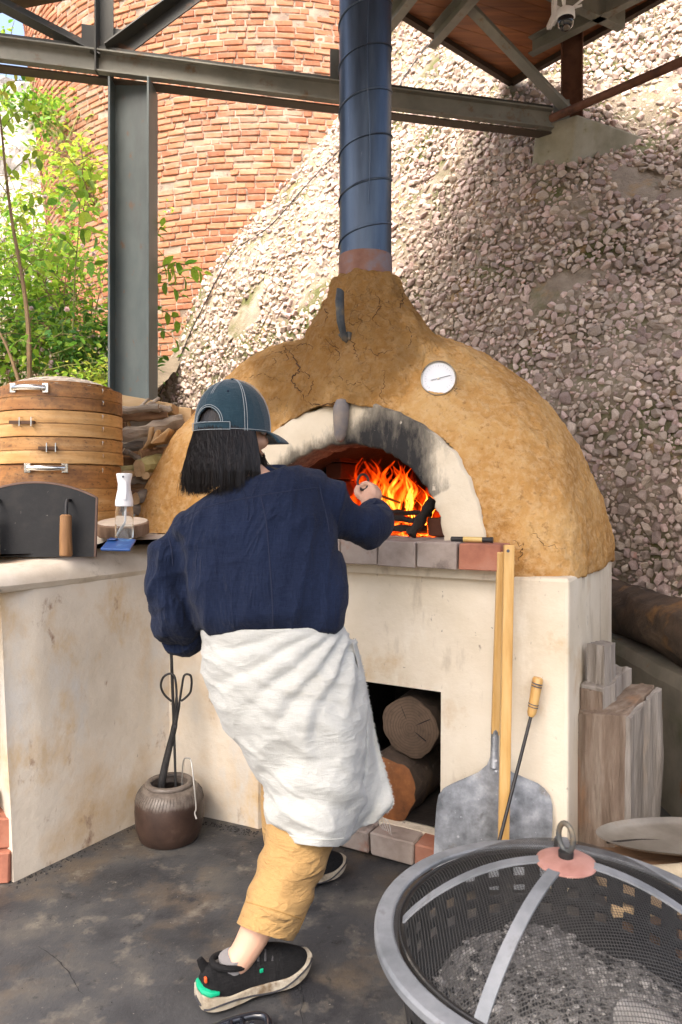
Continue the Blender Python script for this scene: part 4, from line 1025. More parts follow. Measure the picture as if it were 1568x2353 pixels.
# ------------------------------------------------------------ firewood stack
mat('wood_grey', [(.12,.095,.07), (.22,.18,.14), (.32,.27,.21)], scale=7, rough=.9, bump=.6, bscale=30, stretch=(.6,3,3), rv=.25, rndco=True, spots=[((.05,.038,.028), 7, .6, .7)])
mat('wood_brown', [(.10,.05,.025), (.2,.11,.055), (.3,.18,.1)], scale=7, rough=.85, bump=.6, bscale=30, stretch=(.6,3,3), rv=.25, rndco=True)
mat('wood_fresh', [(.42,.27,.13), (.55,.38,.2), (.64,.48,.29)], scale=6, rough=.75, bump=.25, bscale=30, stretch=(.6,3,3), rv=.12, rndco=True)
mat('bamboo_green', [(.3,.25,.09), (.42,.36,.15), (.5,.44,.22)], scale=5, rough=.5, bump=.15, stretch=(.6,2,2), rndco=True)
rn = random.Random(21)
FW = 0
def fw(x0, y0, x1, y1, z0, z1, r, m, lab, endm='wood_fresh', flat=.8, grp=True):
    a, b = P(x0, y0, z0), P(x1, y1, z1); t = thing('firewood_piece', tuple((a+b)/2), lab, 'firewood', 'firewood stacked behind the counter')
    seg = 7; sd = rn.uniform(0, 90); pts = [a+(b-a)*(i/seg)+Vector((0, .01*nz((i+sd, 1, 0), .5), .012*nz((i*.4+sd, 3, 0), 1))) for i in range(seg+1)]
    V, F = tube(pts, r, 9, False, flat)
    V = [p+Vector((nz(p+Vector((sd,0,0)), 22, 3), nz(p+Vector((0,sd,0)), 22, 3), nz(p+Vector((0,0,sd)), 22, 3)))*r*.35 for p in V]
    part('bark_side', (V, F), m, t)
    part('cut_end', (V[:9]+[sum(V[:9], Vector())/9], [(i, (i+1)%9, 9) for i in range(9)]), endm, t)
    part('cut_end', (V[-9:]+[sum(V[-9:], Vector())/9], [(i, (i+1)%9, 9) for i in range(9)]), endm, t)
def bd(pts, th, m, lab):
    Q = [P(*p) for p in pts]; n = len(Q); d = Vector((0, th, 0)); c = sum(Q, Vector())/n
    t = solo('split_board', G().add(Q+[q+d for q in Q], [tuple(range(n)), tuple(range(n,2*n))[::-1]]+[(i, n+i, n+(i+1)%n, (i+1)%n) for i in range(n)]), m, tuple(c), lab, 'board', 'firewood stacked behind the counter', bevel=.003)
bd([(240,900,3.30),(278,907,3.30),(396,927,3.34),(396,948,3.34),(240,944,3.30)], .14, 'wood_fresh', 'wide pale board lying on top of the firewood at the column foot')
bd([(392,932,3.5),(440,938,3.5),(440,975,3.5),(392,970,3.5)], .12, 'wood_fresh', 'pale board end beside the dome on top of the firewood')
fw(322,934,342,917,3.24,3.3,.006,'wood_grey','thin upper twig lying across the pale board','wood_grey',1)
fw(340,934,364,915,3.24,3.3,.009,'wood_grey','thicker grey stick lying across the pale board','wood_grey',1)
fw(245,944,366,937,3.22,3.25,.016,'wood_grey','slim grey log just under the pale board','wood_grey',1)
fw(350,942,396,938,3.28,3.3,.014,'wood_grey','dark short grey log end below the pale board','wood_grey',1)
fw(240,962,384,952,3.25,3.3,.024,'wood_brown','brown weathered log second row of the firewood')
fw(275,1004,420,967,3.2,3.32,.030,'wood_grey','big grey split log slanting up towards the dome')
fw(230,985,300,985,3.28,3.3,.03,'wood_brown','dark log stub behind the slanting grey log')
bd([(343,982,3.2),(352,980,3.22),(346,1018,3.2),(325,1034,3.16),(338,1012,3.18)], .12, 'wood_fresh', 'pale split wedge standing in the middle of the firewood')
bd([(358,990,3.2),(364,986,3.22),(362,1008,3.2),(346,1020,3.18)], .12, 'wood_fresh', 'second pale split wedge beside the first one')
bd([(346,1016,3.14),(388,983,3.2),(390,988,3.2),(376,1016,3.2),(348,1020,3.14)], .1, 'wood_fresh', 'bright split slat slanting from the wedges to the dome')
fw(240,1030,330,1026,3.24,3.26,.026,'wood_grey','straight grey log below the slanting log')
fw(322,1044,372,1040,3.2,3.3,.022,'wood_brown','brown split log under the bright slat')
fw(281,1035,322,1056,3.16,3.2,.013,'wood_grey','curved grey branch bending down at the steamer edge','wood_fresh',1)
fw(235,1062,326,1060,3.24,3.26,.024,'wood_brown','brown log under the curved branch')
fw(240,1082,330,1078,3.22,3.24,.02,'bamboo_green','green split bamboo below the brown log','bamboo_green')
fw(240,1092,330,1090,3.2,3.22,.014,'wood_fresh','thin yellow strip below the green bamboo')
fw(319,1074,372,1062,3.16,3.26,.04,'bamboo_green','thick pale bamboo pipe end beside the dome','wood_fresh',1)
fw(334,1094,356,1090,3.15,3.25,.016,'wood_fresh','small round sawn branch end beneath the bamboo pipe','wood_fresh',1)
fw(285,1102,350,1104,3.2,3.22,.02,'wood_grey','grey log beside the spray bottle head')
fw(270,1118,350,1112,3.22,3.24,.022,'wood_brown','dark brown log behind the spray bottle head')
fw(280,1140,345,1126,3.18,3.2,.018,'wood_brown','reddish split log low in the firewood','wood_brown')
fw(312,1146,352,1138,3.1,3.16,.03,'wood_grey','lumpy grey log with a pale cut low in the stack')
fw(270,1158,350,1160,3.18,3.2,.022,'wood_brown','brown log in the second lowest row')
fw(290,1172,352,1168,3.12,3.14,.026,'wood_grey','lowest grey log just above the wood slice')
for i in range(9):      # the stack goes on behind
    y = 970+i*24; fw(200, y, 420, y+rn.uniform(-8,8), 3.42, 3.46, .04, 'wood_brown' if i % 2 else 'wood_grey', ['%s dark log counted from the top at the back of the firewood stack' % w for w in ('first','second','third','fourth','fifth','sixth','seventh','eighth','ninth')][i])
# ------------------------------------------------------------ jar with fire tongs
jz = 2.56; jc = P(390, 1900, jz); JX, JY = jc.x, jz
jar = thing('stoneware_jar', (JX, JY, 0), 'dark brown stoneware jar holding fire irons in the corner', 'jar')
m, nt_, b_, o_ = newmat('jar_glaze'); co = coords(nt_); geo = nt_.nodes.new('ShaderNodeSeparateXYZ'); nt_.links.new(co, geo.inputs[0])
zz = math_(nt_, 'ADD', geo.outputs['Z'], math_(nt_, 'MULTIPLY', math_(nt_, 'SUBTRACT', noise_(nt_, co, 30, 4), .5), .03))
c = mixc(nt_, ramp(nt_, zz, [(.135, 0.0), (.15, 1.0)]), ramp(nt_, noise_(nt_, co, 12, 6), [(.3, (.022,.012,.009)), (.6, (.05,.028,.02)), (.75, (.09,.06,.045))]), ramp(nt_, noise_(nt_, co, 40, 5), [(.3, (.07,.055,.045)), (.7, (.16,.135,.115))]))
nt_.links.new(c, b_.inputs['Base Color']); b_.inputs['Roughness'].default_value = .45; nt_.links.new(bump_(nt_, noise_(nt_, co, 60, 6), .3, .003), b_.inputs['Normal'])
part('jar_body', lathe([(0,.004),(.095,.0),(.104,.01),(.117,.05),(.120,.10),(.119,.135),(.112,.16),(.098,.178),(.08,.188),(.074,.19),(.062,.186),(.062,.17),(.085,.15),(.105,.1),(.09,.02),(0,.015)], 56, (JX, JY, 0)), 'jar_glaze', jar, smooth=True)
part('jar_rim', lathe([(.062+.011*(1+math.cos(a)), .192+.010*math.sin(a)) for a in [2*math.pi*i/12 for i in range(12)]], 48, (JX, JY, 0), closed=True), 'jar_glaze', jar, smooth=True)
for k in range(64):
    a = 2*math.pi*k/64; r0, r1 = .118, .104
    if math.sin(a) > .3: continue
    part('comb_mark', G().tube([(JX+.1185*math.cos(a), JY+.1185*math.sin(a), .137), (JX+.113*math.cos(a+.05), JY+.113*math.sin(a+.05), .160), (JX+.099*math.cos(a+.07), JY+.099*math.sin(a+.07), .179)], .0009, 4), 'jar_glaze', jar)
part('dark_fill', lathe([(0,.12),(.09,.12)], 24, (JX, JY, 0)), 'soot', jar)  # near-black disc closing the inside of the jar
# tongs
tg = thing('fire_tongs', (JX-.01, JY, .12), 'black iron fire tongs with looped handles standing in the jar', 'tongs')
def PP(*a): return [P(*q) for q in a]
piv = (404, 1672, 2.6)
part('tong_arm', G().tube(cr([tuple(p) for p in PP((441,1568,2.62),(438,1552,2.62),(424,1552,2.62),(418,1580,2.62),(412,1618,2.61),(402,1672,2.6),(390,1725,2.59),(377,1790,2.57),(374,1830,2.56))], 40), [.0042]*20+[.006]*4+[.0085]*16, 8), 'steel_tool', tg, smooth=True)
part('tong_loop', G().tube(cr([tuple(p) for p in PP((441,1568,2.62),(438,1590,2.62),(426,1604,2.62),(416,1611,2.615))], 14), .0042, 8), 'steel_tool', tg, smooth=True)
part('tong_arm', G().tube(cr([tuple(p) for p in PP((395,1612,2.625),(378,1596,2.625),(370,1576,2.625),(376,1556,2.625),(392,1548,2.625),(403,1560,2.62),(406,1610,2.61),(399,1672,2.605),(384,1730,2.6),(370,1790,2.58),(366,1830,2.57))], 44), [.0042]*26+[.006]*4+[.0085]*14, 8), 'steel_tool', tg, smooth=True)
part('rivet', G().tube([P(403,1670,2.585), P(403,1670,2.575)], .006, 10), 'steel_tool', tg)
rod = thing('iron_rod', (JX, JY, .12), 'straight thin iron poker rod standing in the jar', 'poker')
part('shaft', G().tube(PP((392,1440,2.655),(394,1500,2.65),(399,1640,2.62),(405,1830,2.555)), [.006,.006,.0055,.004], 8), 'steel_tool', rod, smooth=True)
hkw = thing('wire_hook', tuple(P(440,1850,2.45)), 'bent pale wire hook hanging over the jar rim', 'hook')
mat('pale_wire', [(.35,.34,.32), (.5,.49,.46)], scale=9, rough=.4, bump=0, metal=.6)
part('wire', G().tube(cr([tuple(p) for p in PP((419,1822,2.56),(419,1790,2.54),(422,1748,2.5),(432,1742,2.49),(440,1750,2.47),(446,1800,2.445),(451,1855,2.435),(448,1868,2.435),(452,1882,2.43))], 36), .0026, 7), 'pale_wire', hkw, smooth=True)

# ------------------------------------------------------------ peels and skewer leaning on the oven
mat('handle_wood', [(.46,.25,.07), (.58,.35,.12), (.66,.44,.19)], scale=5, rough=.5, bump=.12, bscale=40, stretch=(9,9,.6), coat=.15)
mat('peel_metal', [(.13,.14,.15), (.27,.285,.305), (.46,.475,.5)], scale=16, rough=.42, bump=.2, bscale=60, metal=.5, detail=12, spots=[((.07,.065,.055), 7, .52, .68), ((.2,.15,.09), 5, .58, .72, (1,1,1), 5), ((.55,.56,.58), 60, .64, .72, (1,1,1), 9)])
def ruled(pts_l, pts_r, th):
    """sheet between two measured edges with thickness"""
    n = len(pts_l); V = []; d = Vector((0, th, 0))
    for a, b in zip(pts_l, pts_r):
        for k in range(9): V.append(a+(b-a)*(k/8))
    F = [(i*9+k, i*9+k+1, (i+1)*9+k+1, (i+1)*9+k) for i in range(n-1) for k in range(8)]
    N = len(V); V2 = V+[v+d for v in V]; F2 = F+[tuple(N+i for i in f)[::-1] for f in F]
    bd_ = [k for k in range(9)]+[i*9+8 for i in range(1,n)]+[(n-1)*9+k for k in range(7,-1,-1)]+[i*9 for i in range(n-2,0,-1)]
    F2 += [(bd_[i], N+bd_[i], N+bd_[(i+1)%len(bd_)], bd_[(i+1)%len(bd_)]) for i in range(len(bd_))]
    return V2, F2
p1 = thing('metal_peel', tuple(P(1130, 2000, 2.16)), 'round-shouldered steel peel leaning against the oven front', 'peel')
prl = [(1740,1127,1150),(1758,1120,1160),(1775,1100,1178),(1790,1066,1212),(1800,1042,1236),(1812,1020,1252),(1828,1008,1264),(1850,1004,1270),(1900,1000,1270),(1950,998,1266),(2000,995,1262),(2030,1000,1255),(2045,1020,1235)]
def bz_(y): return 2.235-.00028*(y-1740)
part('blade', ruled([P(l, y, bz_(y)) for y, l, r in prl], [P(r, y, bz_(y)) for y, l, r in prl], .003), 'peel_metal', p1)
part('ferrule', G().tube(PP((1138,1672,2.25),(1137,1725,2.24),(1137,1765,2.228)), [.0125,.0125,.016], 12, True, .8), 'peel_metal', p1, smooth=True)
part('rivet', G().tube([P(1140,1748,2.215), P(1140,1748,2.21)], .004, 8), 'peel_metal', p1)
part('rivet', G().tube([P(1140,1772,2.21), P(1140,1772,2.205)], .004, 8), 'peel_metal', p1)
def pole(name, a, b, wd, dp_, t):
    return part(name, prism(a, b, [(-wd,-dp_),(wd*.35,-dp_*1.15),(wd,-dp_),(wd,dp_),(-wd,dp_)], up=(0,-1,0)), 'handle_wood', t, bevel=.004)
pole('handle', P(1138,1690,2.25), P(1152,1268,2.21), .0125, .009, p1)
p2 = thing('wooden_peel_handle', tuple(P(1157, 1945, 2.12)), 'long square wooden pole leaning on the oven beside the steel peel', 'pole')
pole('shaft', P(1157,1952,2.13), P(1170,1252,2.185), .016, .009, p2)
part('hang_hole', G().tube([P(1168,1266,2.155), P(1168,1266,2.15)], .005, 10), 'ink', p2)
sk = thing('fire_poker', tuple(P(1143,1950,2.08)), 'thin steel poker with a turned wooden handle leaning across the peel', 'poker')
part('shaft', G().tube(PP((1222,1640,2.2),(1143,1952,2.07)), .0052, 8), 'steel_tool', sk, smooth=True)
hg = part('handle', G().tube(PP((1220,1646,2.2),(1222,1638,2.2),(1226,1620,2.203),(1231,1590,2.206),(1236,1562,2.21),(1237,1557,2.21)), [.009,.0135,.0145,.0155,.0165,.013], 16), 'handle_wood', sk, smooth=True)
for y, x in ((1625,1225),(1619,1226),(1578,1233.5),(1572,1234.5)): part('burnt_ring', G().tube(PP((x,y,2.203),(x+.5,y-2,2.203)), .0158, 16), 'ink', hg)

# ------------------------------------------------------------ old squared timber with stepped tenon
mat('weathered', [(.1,.07,.05), (.19,.14,.105), (.29,.24,.195)], scale=7, rough=.95, bump=1.0, bscale=24, bdist=.012, stretch=(3,3,.5), detail=10, spots=[((.06,.04,.028), 5, .6, .68, (3,3,.5)), ((.28,.16,.09), 3, .56, .7, (2,2,.6), 4)])
mat('weathered_grey', [(.14,.12,.1), (.23,.205,.18), (.31,.285,.26)], scale=7, rough=.95, bump=.9, bscale=26, bdist=.008, stretch=(3.5,3.5,.55), detail=10, spots=[((.08,.06,.05), 6, .66, .72, (4,4,.4)), ((.3,.24,.18), 3, .58, .7, (2,2,.6), 4)])
al = R(50); ea_ = Vector((math.cos(al), -math.sin(al), 0)); eb_ = Vector((math.sin(al), math.cos(al), 0))
t0 = P(1298, 1700, 2.36); t0.z = 0
tm = thing('timber_post', tuple(t0+ea_*.1+eb_*.1), 'old grey squared timber with stepped end standing beside the oven', 'timber')
def tb(a0, a1, b0, b1, h0, h1, name, m, slope=0, sa=0):
    V = []; nh = 24
    rings = []; NS = 14
    for i in range(nh+1):
        h = h0+(h1-h0)*i/nh; ring = []
        per = [(a0,b0),(a1,b0),(a1,b1),(a0,b1)]
        for j in range(4):
            p, q = per[j], per[(j+1)%4]
            for s in range(NS):
                a = p[0]+(q[0]-p[0])*s/NS; b = p[1]+(q[1]-p[1])*s/NS
                w_ = t0+ea_*a+eb_*b+Vector((0,0,h+((slope*(b-b0)+sa*(a-a0)) if i == nh else 0)+(.004*nz((a*60,b*60,3),1) if i == nh else 0)))
                d = .011*nz((w_.x*16, w_.y*16, h*1.6), 1.2, 4)-.016*max(0, nz((w_.x*9, w_.y*9, h*3+4), 1, 2)-.25); w_ += (ea_*(1 if a == a1 else -1 if a == a0 else 0)+eb_*(1 if b == b1 else -1 if b == b0 else 0))*d
                ring.append(w_)
        rings.append(ring)
    return part(name, loft(rings), m, tm, bevel=.003)
tb(-.02,.205,0,.2,0,.495,'timber_block','weathered', .3, .2)
tb(.207,.222,.004,.196,0,.535,'side_slab','weathered_grey', .3)
tb(.035,.118,.035,.205,.42,.595,'tenon','weathered_grey', .25)
tb(.045,.105,.06,.14,.5,.725,'tenon_tip','weathered_grey')
tb(.034,.117,.028,.0345,.44,.585,'tenon_face','weathered')
# dark splits
for pts in (((1345,1900,2.32),(1352,1862,2.315),(1368,1835,2.31)), ((1425,1890,2.25),(1432,1850,2.245),(1426,1800,2.245))):
    part('split', G().tube([Vector((q.x, q.y-.012, q.z)) for q in PP(*pts)], [.004,.012,.003], 7, True, .4), 'soot', tm)

# ------------------------------------------------------------ fire pit with mesh spark screen
FX, FY, FR, FH = .425, 1.37, .345, .39
mat('galv', [(.10,.11,.12), (.17,.182,.198), (.25,.262,.28)], scale=9, rough=.55, bump=.2, bscale=50, metal=.25, spots=[((.08,.08,.085), 9, .6, .72)])
mat('pit_iron', [(.012,.012,.013), (.026,.026,.027), (.05,.048,.046)], scale=7, rough=.6, bump=.3, bscale=50, metal=.3, spots=[((.16,.14,.12), 7, .6, .72)])
mat('cap_rust', [(.22,.1,.08), (.31,.165,.14), (.36,.2,.16)], scale=9, rough=.7, bump=.25, bscale=60, spots=[((.25,.1,.04), 6, .55, .7)])
pit = thing('fire_pit', (FX, FY, 0), 'round galvanized fire pit full of grey ash in the foreground', 'fire pit')
def pc2(a, r, h): return Vector((FX+r*math.cos(a), FY+r*math.sin(a), h))
part('rim', lathe([(FR-.020, FH-.006), (FR-.020, FH+.001), (FR-.016, FH+.004), (FR+.012, FH+.002), (FR+.017, FH-.003), (FR+.017, FH-.016), (FR+.012, FH-.016), (FR+.010, FH-.006)], 128, (FX, FY, 0), closed=True), 'galv', pit, bevel=.0012)
def wallr(h): t = (FH-h)/.3; return FR-.03-.02*t-.10*max(0, t-.45)**1.6
NAW, NHW = 224, 46
V = []; F = []
for j in range(NHW+1):
    h = FH-.3*j/NHW
    for i in range(NAW): V.append(pc2(2*math.pi*i/NAW, wallr(h), h))
for j in range(NHW):
    for i in range(NAW):
        row = (j-6)//6 if j >= 6 else -1; inr = 0 <= row < 3 and (j-6) % 6 < 3
        if inr and i % 7 < 3: continue
        F.append((j*NAW+i, j*NAW+(i+1)%NAW, (j+1)*NAW+(i+1)%NAW, (j+1)*NAW+i))
part('bowl_wall', (V, F), 'pit_iron', pit, smooth=True, mods=lambda o: setattr(o.modifiers.new('s', 'SOLIDIFY'), 'thickness', .003))
part('bowl_floor', lathe([(0,.06),(.16,.065),(wallr(.1),.1)], 64, (FX, FY, 0)), 'pit_iron', pit, smooth=True)
part('inner_ring', lathe([(FR-.037, FH-.012), (FR-.030, FH-.012), (FR-.030, FH-.026), (FR-.037, FH-.026)], 96, (FX, FY, 0), closed=True), 'steel_tool', pit, smooth=True)
for k in range(3):
    a = k*2.09+.4; part('leg', G().tube([pc2(a, .26, .12), pc2(a, .3, 0)], .012, 10), 'pit_iron', pit, smooth=True)
# ash
mat('ash', [(.065,.064,.066), (.17,.165,.162), (.31,.3,.3)], scale=16, rough=.98, bump=.9, bscale=50, bdist=.01, rv=.35, rh=.01, rndco=True, lo=.25, hi=.75, spec=.05)
mat('char_bit', [(.012,.012,.013), (.03,.03,.032)], scale=16, rough=.9, bump=.6)
mat('ash_pale', [(.27,.26,.25), (.4,.39,.38)], scale=16, rough=.98, bump=.6, bscale=60, spec=.05)
def ashh(x, y): return .215+.035*nz((x, y, 3), 5, 4)+.02*math.exp(-((x+.05)**2+(y-.05)**2)/.02)
V, F = grid(lambda a, b: Vector((FX+.27*math.sqrt(b)*math.cos(6.2832*a), FY+.27*math.sqrt(b)*math.sin(6.2832*a), ashh(.27*math.sqrt(b)*math.cos(6.2832*a), .27*math.sqrt(b)*math.sin(6.2832*a))+.006*nz((a*80,b*40,0),1,3))), 120, 60)
solo('ash_bed', (V, F), 'ash', (FX, FY, .2), 'grey wood ash filling the fire pit', 'ash', kind='stuff', smooth=True)
rn = random.Random(5); g1, g2, g3 = G(), G(), G()
CH = [hull(700+i, 1, .7, .5, 10) for i in range(8)]
for i in range(2600):
    rr = .27*math.sqrt(rn.random()); a = rn.uniform(0, 6.283); x, y = rr*math.cos(a), rr*math.sin(a); s = rn.uniform(.0025,.011)*(1.7 if rn.random() < .06 else 1)
    M = Matrix.Translation((FX+x, FY+y, ashh(x, y)+s*.3)) @ Matrix.Rotation(rn.uniform(0,6), 4, 'Z') @ Matrix.Rotation(rn.uniform(-.6,.6), 4, 'X') @ Matrix.Scale(s, 4)
    k = rn.randrange(8); n_ = nz((x, y, 9), 7, 2); tgt = g2 if rn.random() < .25+.5*n_ else g3 if rn.random() < .22 else g1
    tgt.add([M @ v for v in CH[k][0]], CH[k][1])
solo('ash_crumbs', g1, 'ash', (FX, FY, .2), 'grey crumbs of ash on the ash bed', 'ash', kind='stuff')
solo('charcoal_bits', g2, 'char_bit', (FX, FY, .2), 'black charcoal bits scattered in the ash', 'charcoal', kind='stuff')
solo('white_ash_flakes', g3, 'ash_pale', (FX, FY, .2), 'pale ash flakes in the fire pit', 'ash', kind='stuff')
am = P(1490, 2260, 1.22)
solo('burnt_log_ash', ([Vector((p.x, p.y, p.z+.006*nz(p, 30, 3))) for p in tube([(FX+.10,FY-.02,.245),(FX+.14,FY-.08,.25),(FX+.17,FY-.16,.25),(FX+.17,FY-.2,.245)], [.03,.045,.045,.03], 14)[0]], tube([(0,0,0)]*0+[(FX+.10,FY-.02,.245),(FX+.14,FY-.08,.25),(FX+.17,FY-.16,.25),(FX+.17,FY-.2,.245)], [.03,.045,.045,.03], 14)[1]), 'ash_pale', (FX+.14, FY-.1, .2), 'pale log burnt to ash at the right side of the fire pit', 'ash', smooth=True)
# spark screen
scr = thing('spark_screen', (FX, FY, FH), 'domed wire mesh spark screen with metal straps covering the fire pit', 'spark screen')
SRr, SH = FR-.034, .145
def sdome(r): return FH-.012+SH*(1-(r/SRr)**2.1)**.9 if r < SRr else FH-.012
m, nt_, b_, o_ = newmat('wire_mesh')
t_ = nt_.nodes.new('ShaderNodeUVMap'); 
sx_ = nt_.nodes.new('ShaderNodeSeparateXYZ'); tc_ = nt_.nodes.new('ShaderNodeTexCoord'); nt_.links.new(tc_.outputs['Object'], sx_.inputs[0])
def wires(s): return math_(nt_, 'LESS_THAN', math_(nt_, 'ABSOLUTE', math_(nt_, 'SUBTRACT', math_(nt_, 'FRACT', math_(nt_, 'MULTIPLY', s, 200.0)), .5)), .105)
wm = math_(nt_, 'MAXIMUM', wires(sx_.outputs['X']), wires(sx_.outputs['Y']))
b_.inputs['Base Color'].default_value = (.035,.034,.033,1); b_.inputs['Roughness'].default_value = .6; b_.inputs['Metallic'].default_value = .3
tp = nt_.nodes.new('ShaderNodeBsdfTransparent'); mx = nt_.nodes.new('ShaderNodeMixShader'); nt_.links.new(wm, mx.inputs[0]); nt_.links.new(tp.outputs[0], mx.inputs[1]); nt_.links.new(b_.outputs[0], mx.inputs[2]); nt_.links.new(mx.outputs[0], o_.inputs[0])
part('mesh', lathe([(SRr*math.sin(t*math.pi/2), sdome(SRr*math.sin(t*math.pi/2))) for t in [i/24 for i in range(25)]], 96, (FX, FY, 0)), 'wire_mesh', scr, smooth=True)
part('screen_ring', lathe([(SRr-.006, FH-.016), (SRr+.006, FH-.016), (SRr+.006, FH-.004), (SRr-.006, FH-.004)], 96, (FX, FY, 0), closed=True), 'steel_tool', scr, smooth=True)
for a in (R(172), R(228), R(338), R(76)):
    V = []; ns = 26; wd = .0115
    for i in range(ns+1):
        r = .02+(SRr-.02)*math.sin(i/ns*math.pi/2); tn = Vector((-math.sin(a), math.cos(a), 0))
        p = pc2(a, r, sdome(r)+.004); V += [p-tn*wd, p+tn*wd]
    part('strap', (V, [(2*i, 2*i+1, 2*i+3, 2*i+2) for i in range(ns)]), 'galv', scr, mods=lambda o: setattr(o.modifiers.new('s', 'SOLIDIFY'), 'thickness', .004))
at_ = sdome(0)
part('cap', lathe([(0,at_+.008),(.02,at_+.0075),(.045,at_+.004),(.055,at_-.001),(.056,at_-.004),(0,at_-.004)], 40, (FX, FY, 0)), 'cap_rust', scr, smooth=True)
part('bolt', lathe([(.014,at_+.004),(.014,at_+.018),(.011,at_+.02),(0,at_+.02)], 20, (FX, FY, 0)), 'steel_tool', scr, smooth=True)
rp = []
for k in range(25):
    a = 2*math.pi*k/24; d = Vector((.5,-.85,0)).normalized()
    rp.append(Vector((FX, FY, at_+.044))+d*.011*math.cos(a)*1.6+Vector((0,0,.026*math.sin(a))))
part('ring_handle', G().tube(rp, .0052, 10, False), 'old_iron', scr, smooth=True)

# ------------------------------------------------------------ tray, boards and branch beside the pit
cr8 = thing('wooden_crate', (1.0, 1.78, 0), 'low wooden crate behind the fire pit at the right edge', 'crate')
for k, z in enumerate((.05, .14, .23)):
    part('slat', G().box((1.02, 1.64, z), (.52, .018, .07)), 'wood_brown', cr8); part('slat', G().box((1.02, 2.0, z), (.52, .018, .07)), 'wood_brown', cr8)
    part('slat', G().box((.77, 1.82, z), (.018, .34, .07)), 'wood_brown', cr8)
for x in (.785, 1.255):
    for y in (1.66, 1.98): part('corner_post', G().box((x, y, .135), (.03, .03, .27)), 'wood_brown', cr8)
pb = [P(1400,1985,1.62), P(1700,1962,1.62), P(1700,1930,1.8), P(1380,1956,1.8)]
def slab(name, Q, th, m, lab, cat):
    d = Vector((0,0,-th)); return solo(name, G().add(Q+[q+d for q in Q], [(0,1,2,3),(7,6,5,4)]+[(i, 4+i, 4+(i+1)%4, (i+1)%4) for i in range(4)]), m, tuple(sum(Q, Vector())/4+d), lab, cat, bevel=.003)
b1h = .30
slab('planed_board', [Vector((.60,1.60,b1h)), Vector((1.5,1.66,b1h)), Vector((1.5,1.80,b1h)), Vector((.62,1.76,b1h))], .022, 'wood_fresh', 'pale planed board lying on the crate behind the fire pit', 'board')
slab('brown_board', [Vector((.66,1.63,b1h-.026)), Vector((1.5,1.68,b1h-.026)), Vector((1.5,1.95,b1h-.026)), Vector((.68,1.93,b1h-.026))], .03, 'wood_brown', 'darker brown board underneath the pale planed board', 'board')
mat('tin_tray', [(.12,.105,.085), (.21,.19,.16), (.32,.3,.26)], scale=5, rough=.45, bump=.15, bscale=40, metal=.4, spots=[((.2,.13,.07), 5, .6, .72)])
tcx, tcy, tcz = .90, 1.88, .318
try_ = thing('oval_tray', (tcx, tcy, tcz), 'shallow oval metal tray with a raised rim behind the fire pit', 'tray')
V, F = lathe([(0,0),(.16,0),(.185,.012),(.2,.03),(.206,.032),(.205,.028),(.19,.008),(.165,-.004),(0,-.004)], 60, (0,0,0)); part('tray_dish', ([Vector((tcx+v.x*1.15, tcy+v.y*.5, tcz+v.z*.4)) for v in V], F), 'tin_tray', try_, smooth=True)
V, F = tube(cr([(.70,1.70,.322),(.86,1.72,.324),(1.02,1.74,.334),(1.16,1.76,.345)], 20), .019, 12)
mat('birch_bark', [(.25,.2,.13), (.38,.33,.24), (.48,.43,.34)], scale=9, rough=.8, bump=.3, bscale=40, spots=[((.16,.16,.06), 4, .55, .68)])
br = thing('cut_branch', (.9, 1.74, .305), 'pale knotted branch lying along the oval tray', 'branch'); part('branch_bark', ([v+Vector((0,0,.003*nz(v, 30, 2))) for v in V], F), 'birch_bark', br, smooth=True)
part('knot', G().tube([Vector((.815,1.70,.329)), Vector((.815,1.692,.330))], [.009,.006], 10), 'char_bit', br)
solo('rusty_twig', G().tube(cr([tuple(p) for p in PP((1130,1936,1.9),(1240,1934,1.88),(1310,1937,1.85),(1380,1958,1.78),(1420,1968,1.74))], 20), .0022, 6), 'rust', tuple(P(1280,1937,1.86)), 'thin rusty wire lying from the peel to the tray', 'wire', smooth=True)
solo('dark_twig', G().tube(cr([tuple(p) for p in PP((1395,1936,1.86),(1470,1930,1.88),(1520,1932,1.88))], 12), .003, 6), 'charred', tuple(P(1470,1931,1.88)), 'dark curved twig lying in the oval tray', 'twig', smooth=True)

# glossy black tray handle at the bottom edge
mat('gloss_black', [(.006,.008,.012), (.014,.016,.022)], scale=6, rough=.12, bump=0, coat=.6)
bk = P(560, 2352, 1.6)
tb_ = thing('black_tray', (bk.x-.1, 1.5, .02), 'glossy black plastic tray corner on the floor beside the shoe', 'tray')
zt = .035; zf = lambda y: (CAMH-zt)*FPX/(y-HOR)
q = [(470,2372),(520,2350),(560,2338),(590,2333),(610,2338),(618,2352),(615,2385),(600,2430),(500,2460)]
part('tray_edge', G().tube(cr([tuple(P(x, y, zf(y))) for x, y in q], 40), .0085, 10), 'gloss_black', tb_, smooth=True)
part('tray_bar', G().tube([P(556,2342,zf(2342)), P(560,2372,zf(2372)), P(556,2420,zf(2420))], .007, 8), 'gloss_black', tb_, smooth=True)
part('tray_bar', G().tube([P(530,2350,zf(2350)), P(528,2390,zf(2390))], .007, 8), 'gloss_black', tb_, smooth=True)
part('tray_base', G().add([P(560,2352,1.648)+Vector((0,0,-.03)), P(600,2352,1.62)+Vector((0,0,-.03)), P(600,2480,1.5)+Vector((0,0,-.02)), P(480,2480,1.5)+Vector((0,0,-.02)), P(480,2380,1.6)+Vector((0,0,-.02))], [(0,1,2,3,4)]) if False else G().tube([P(575,2352,zf(2352)), P(585,2352,zf(2352))], .004, 8), 'gloss_black', tb_)

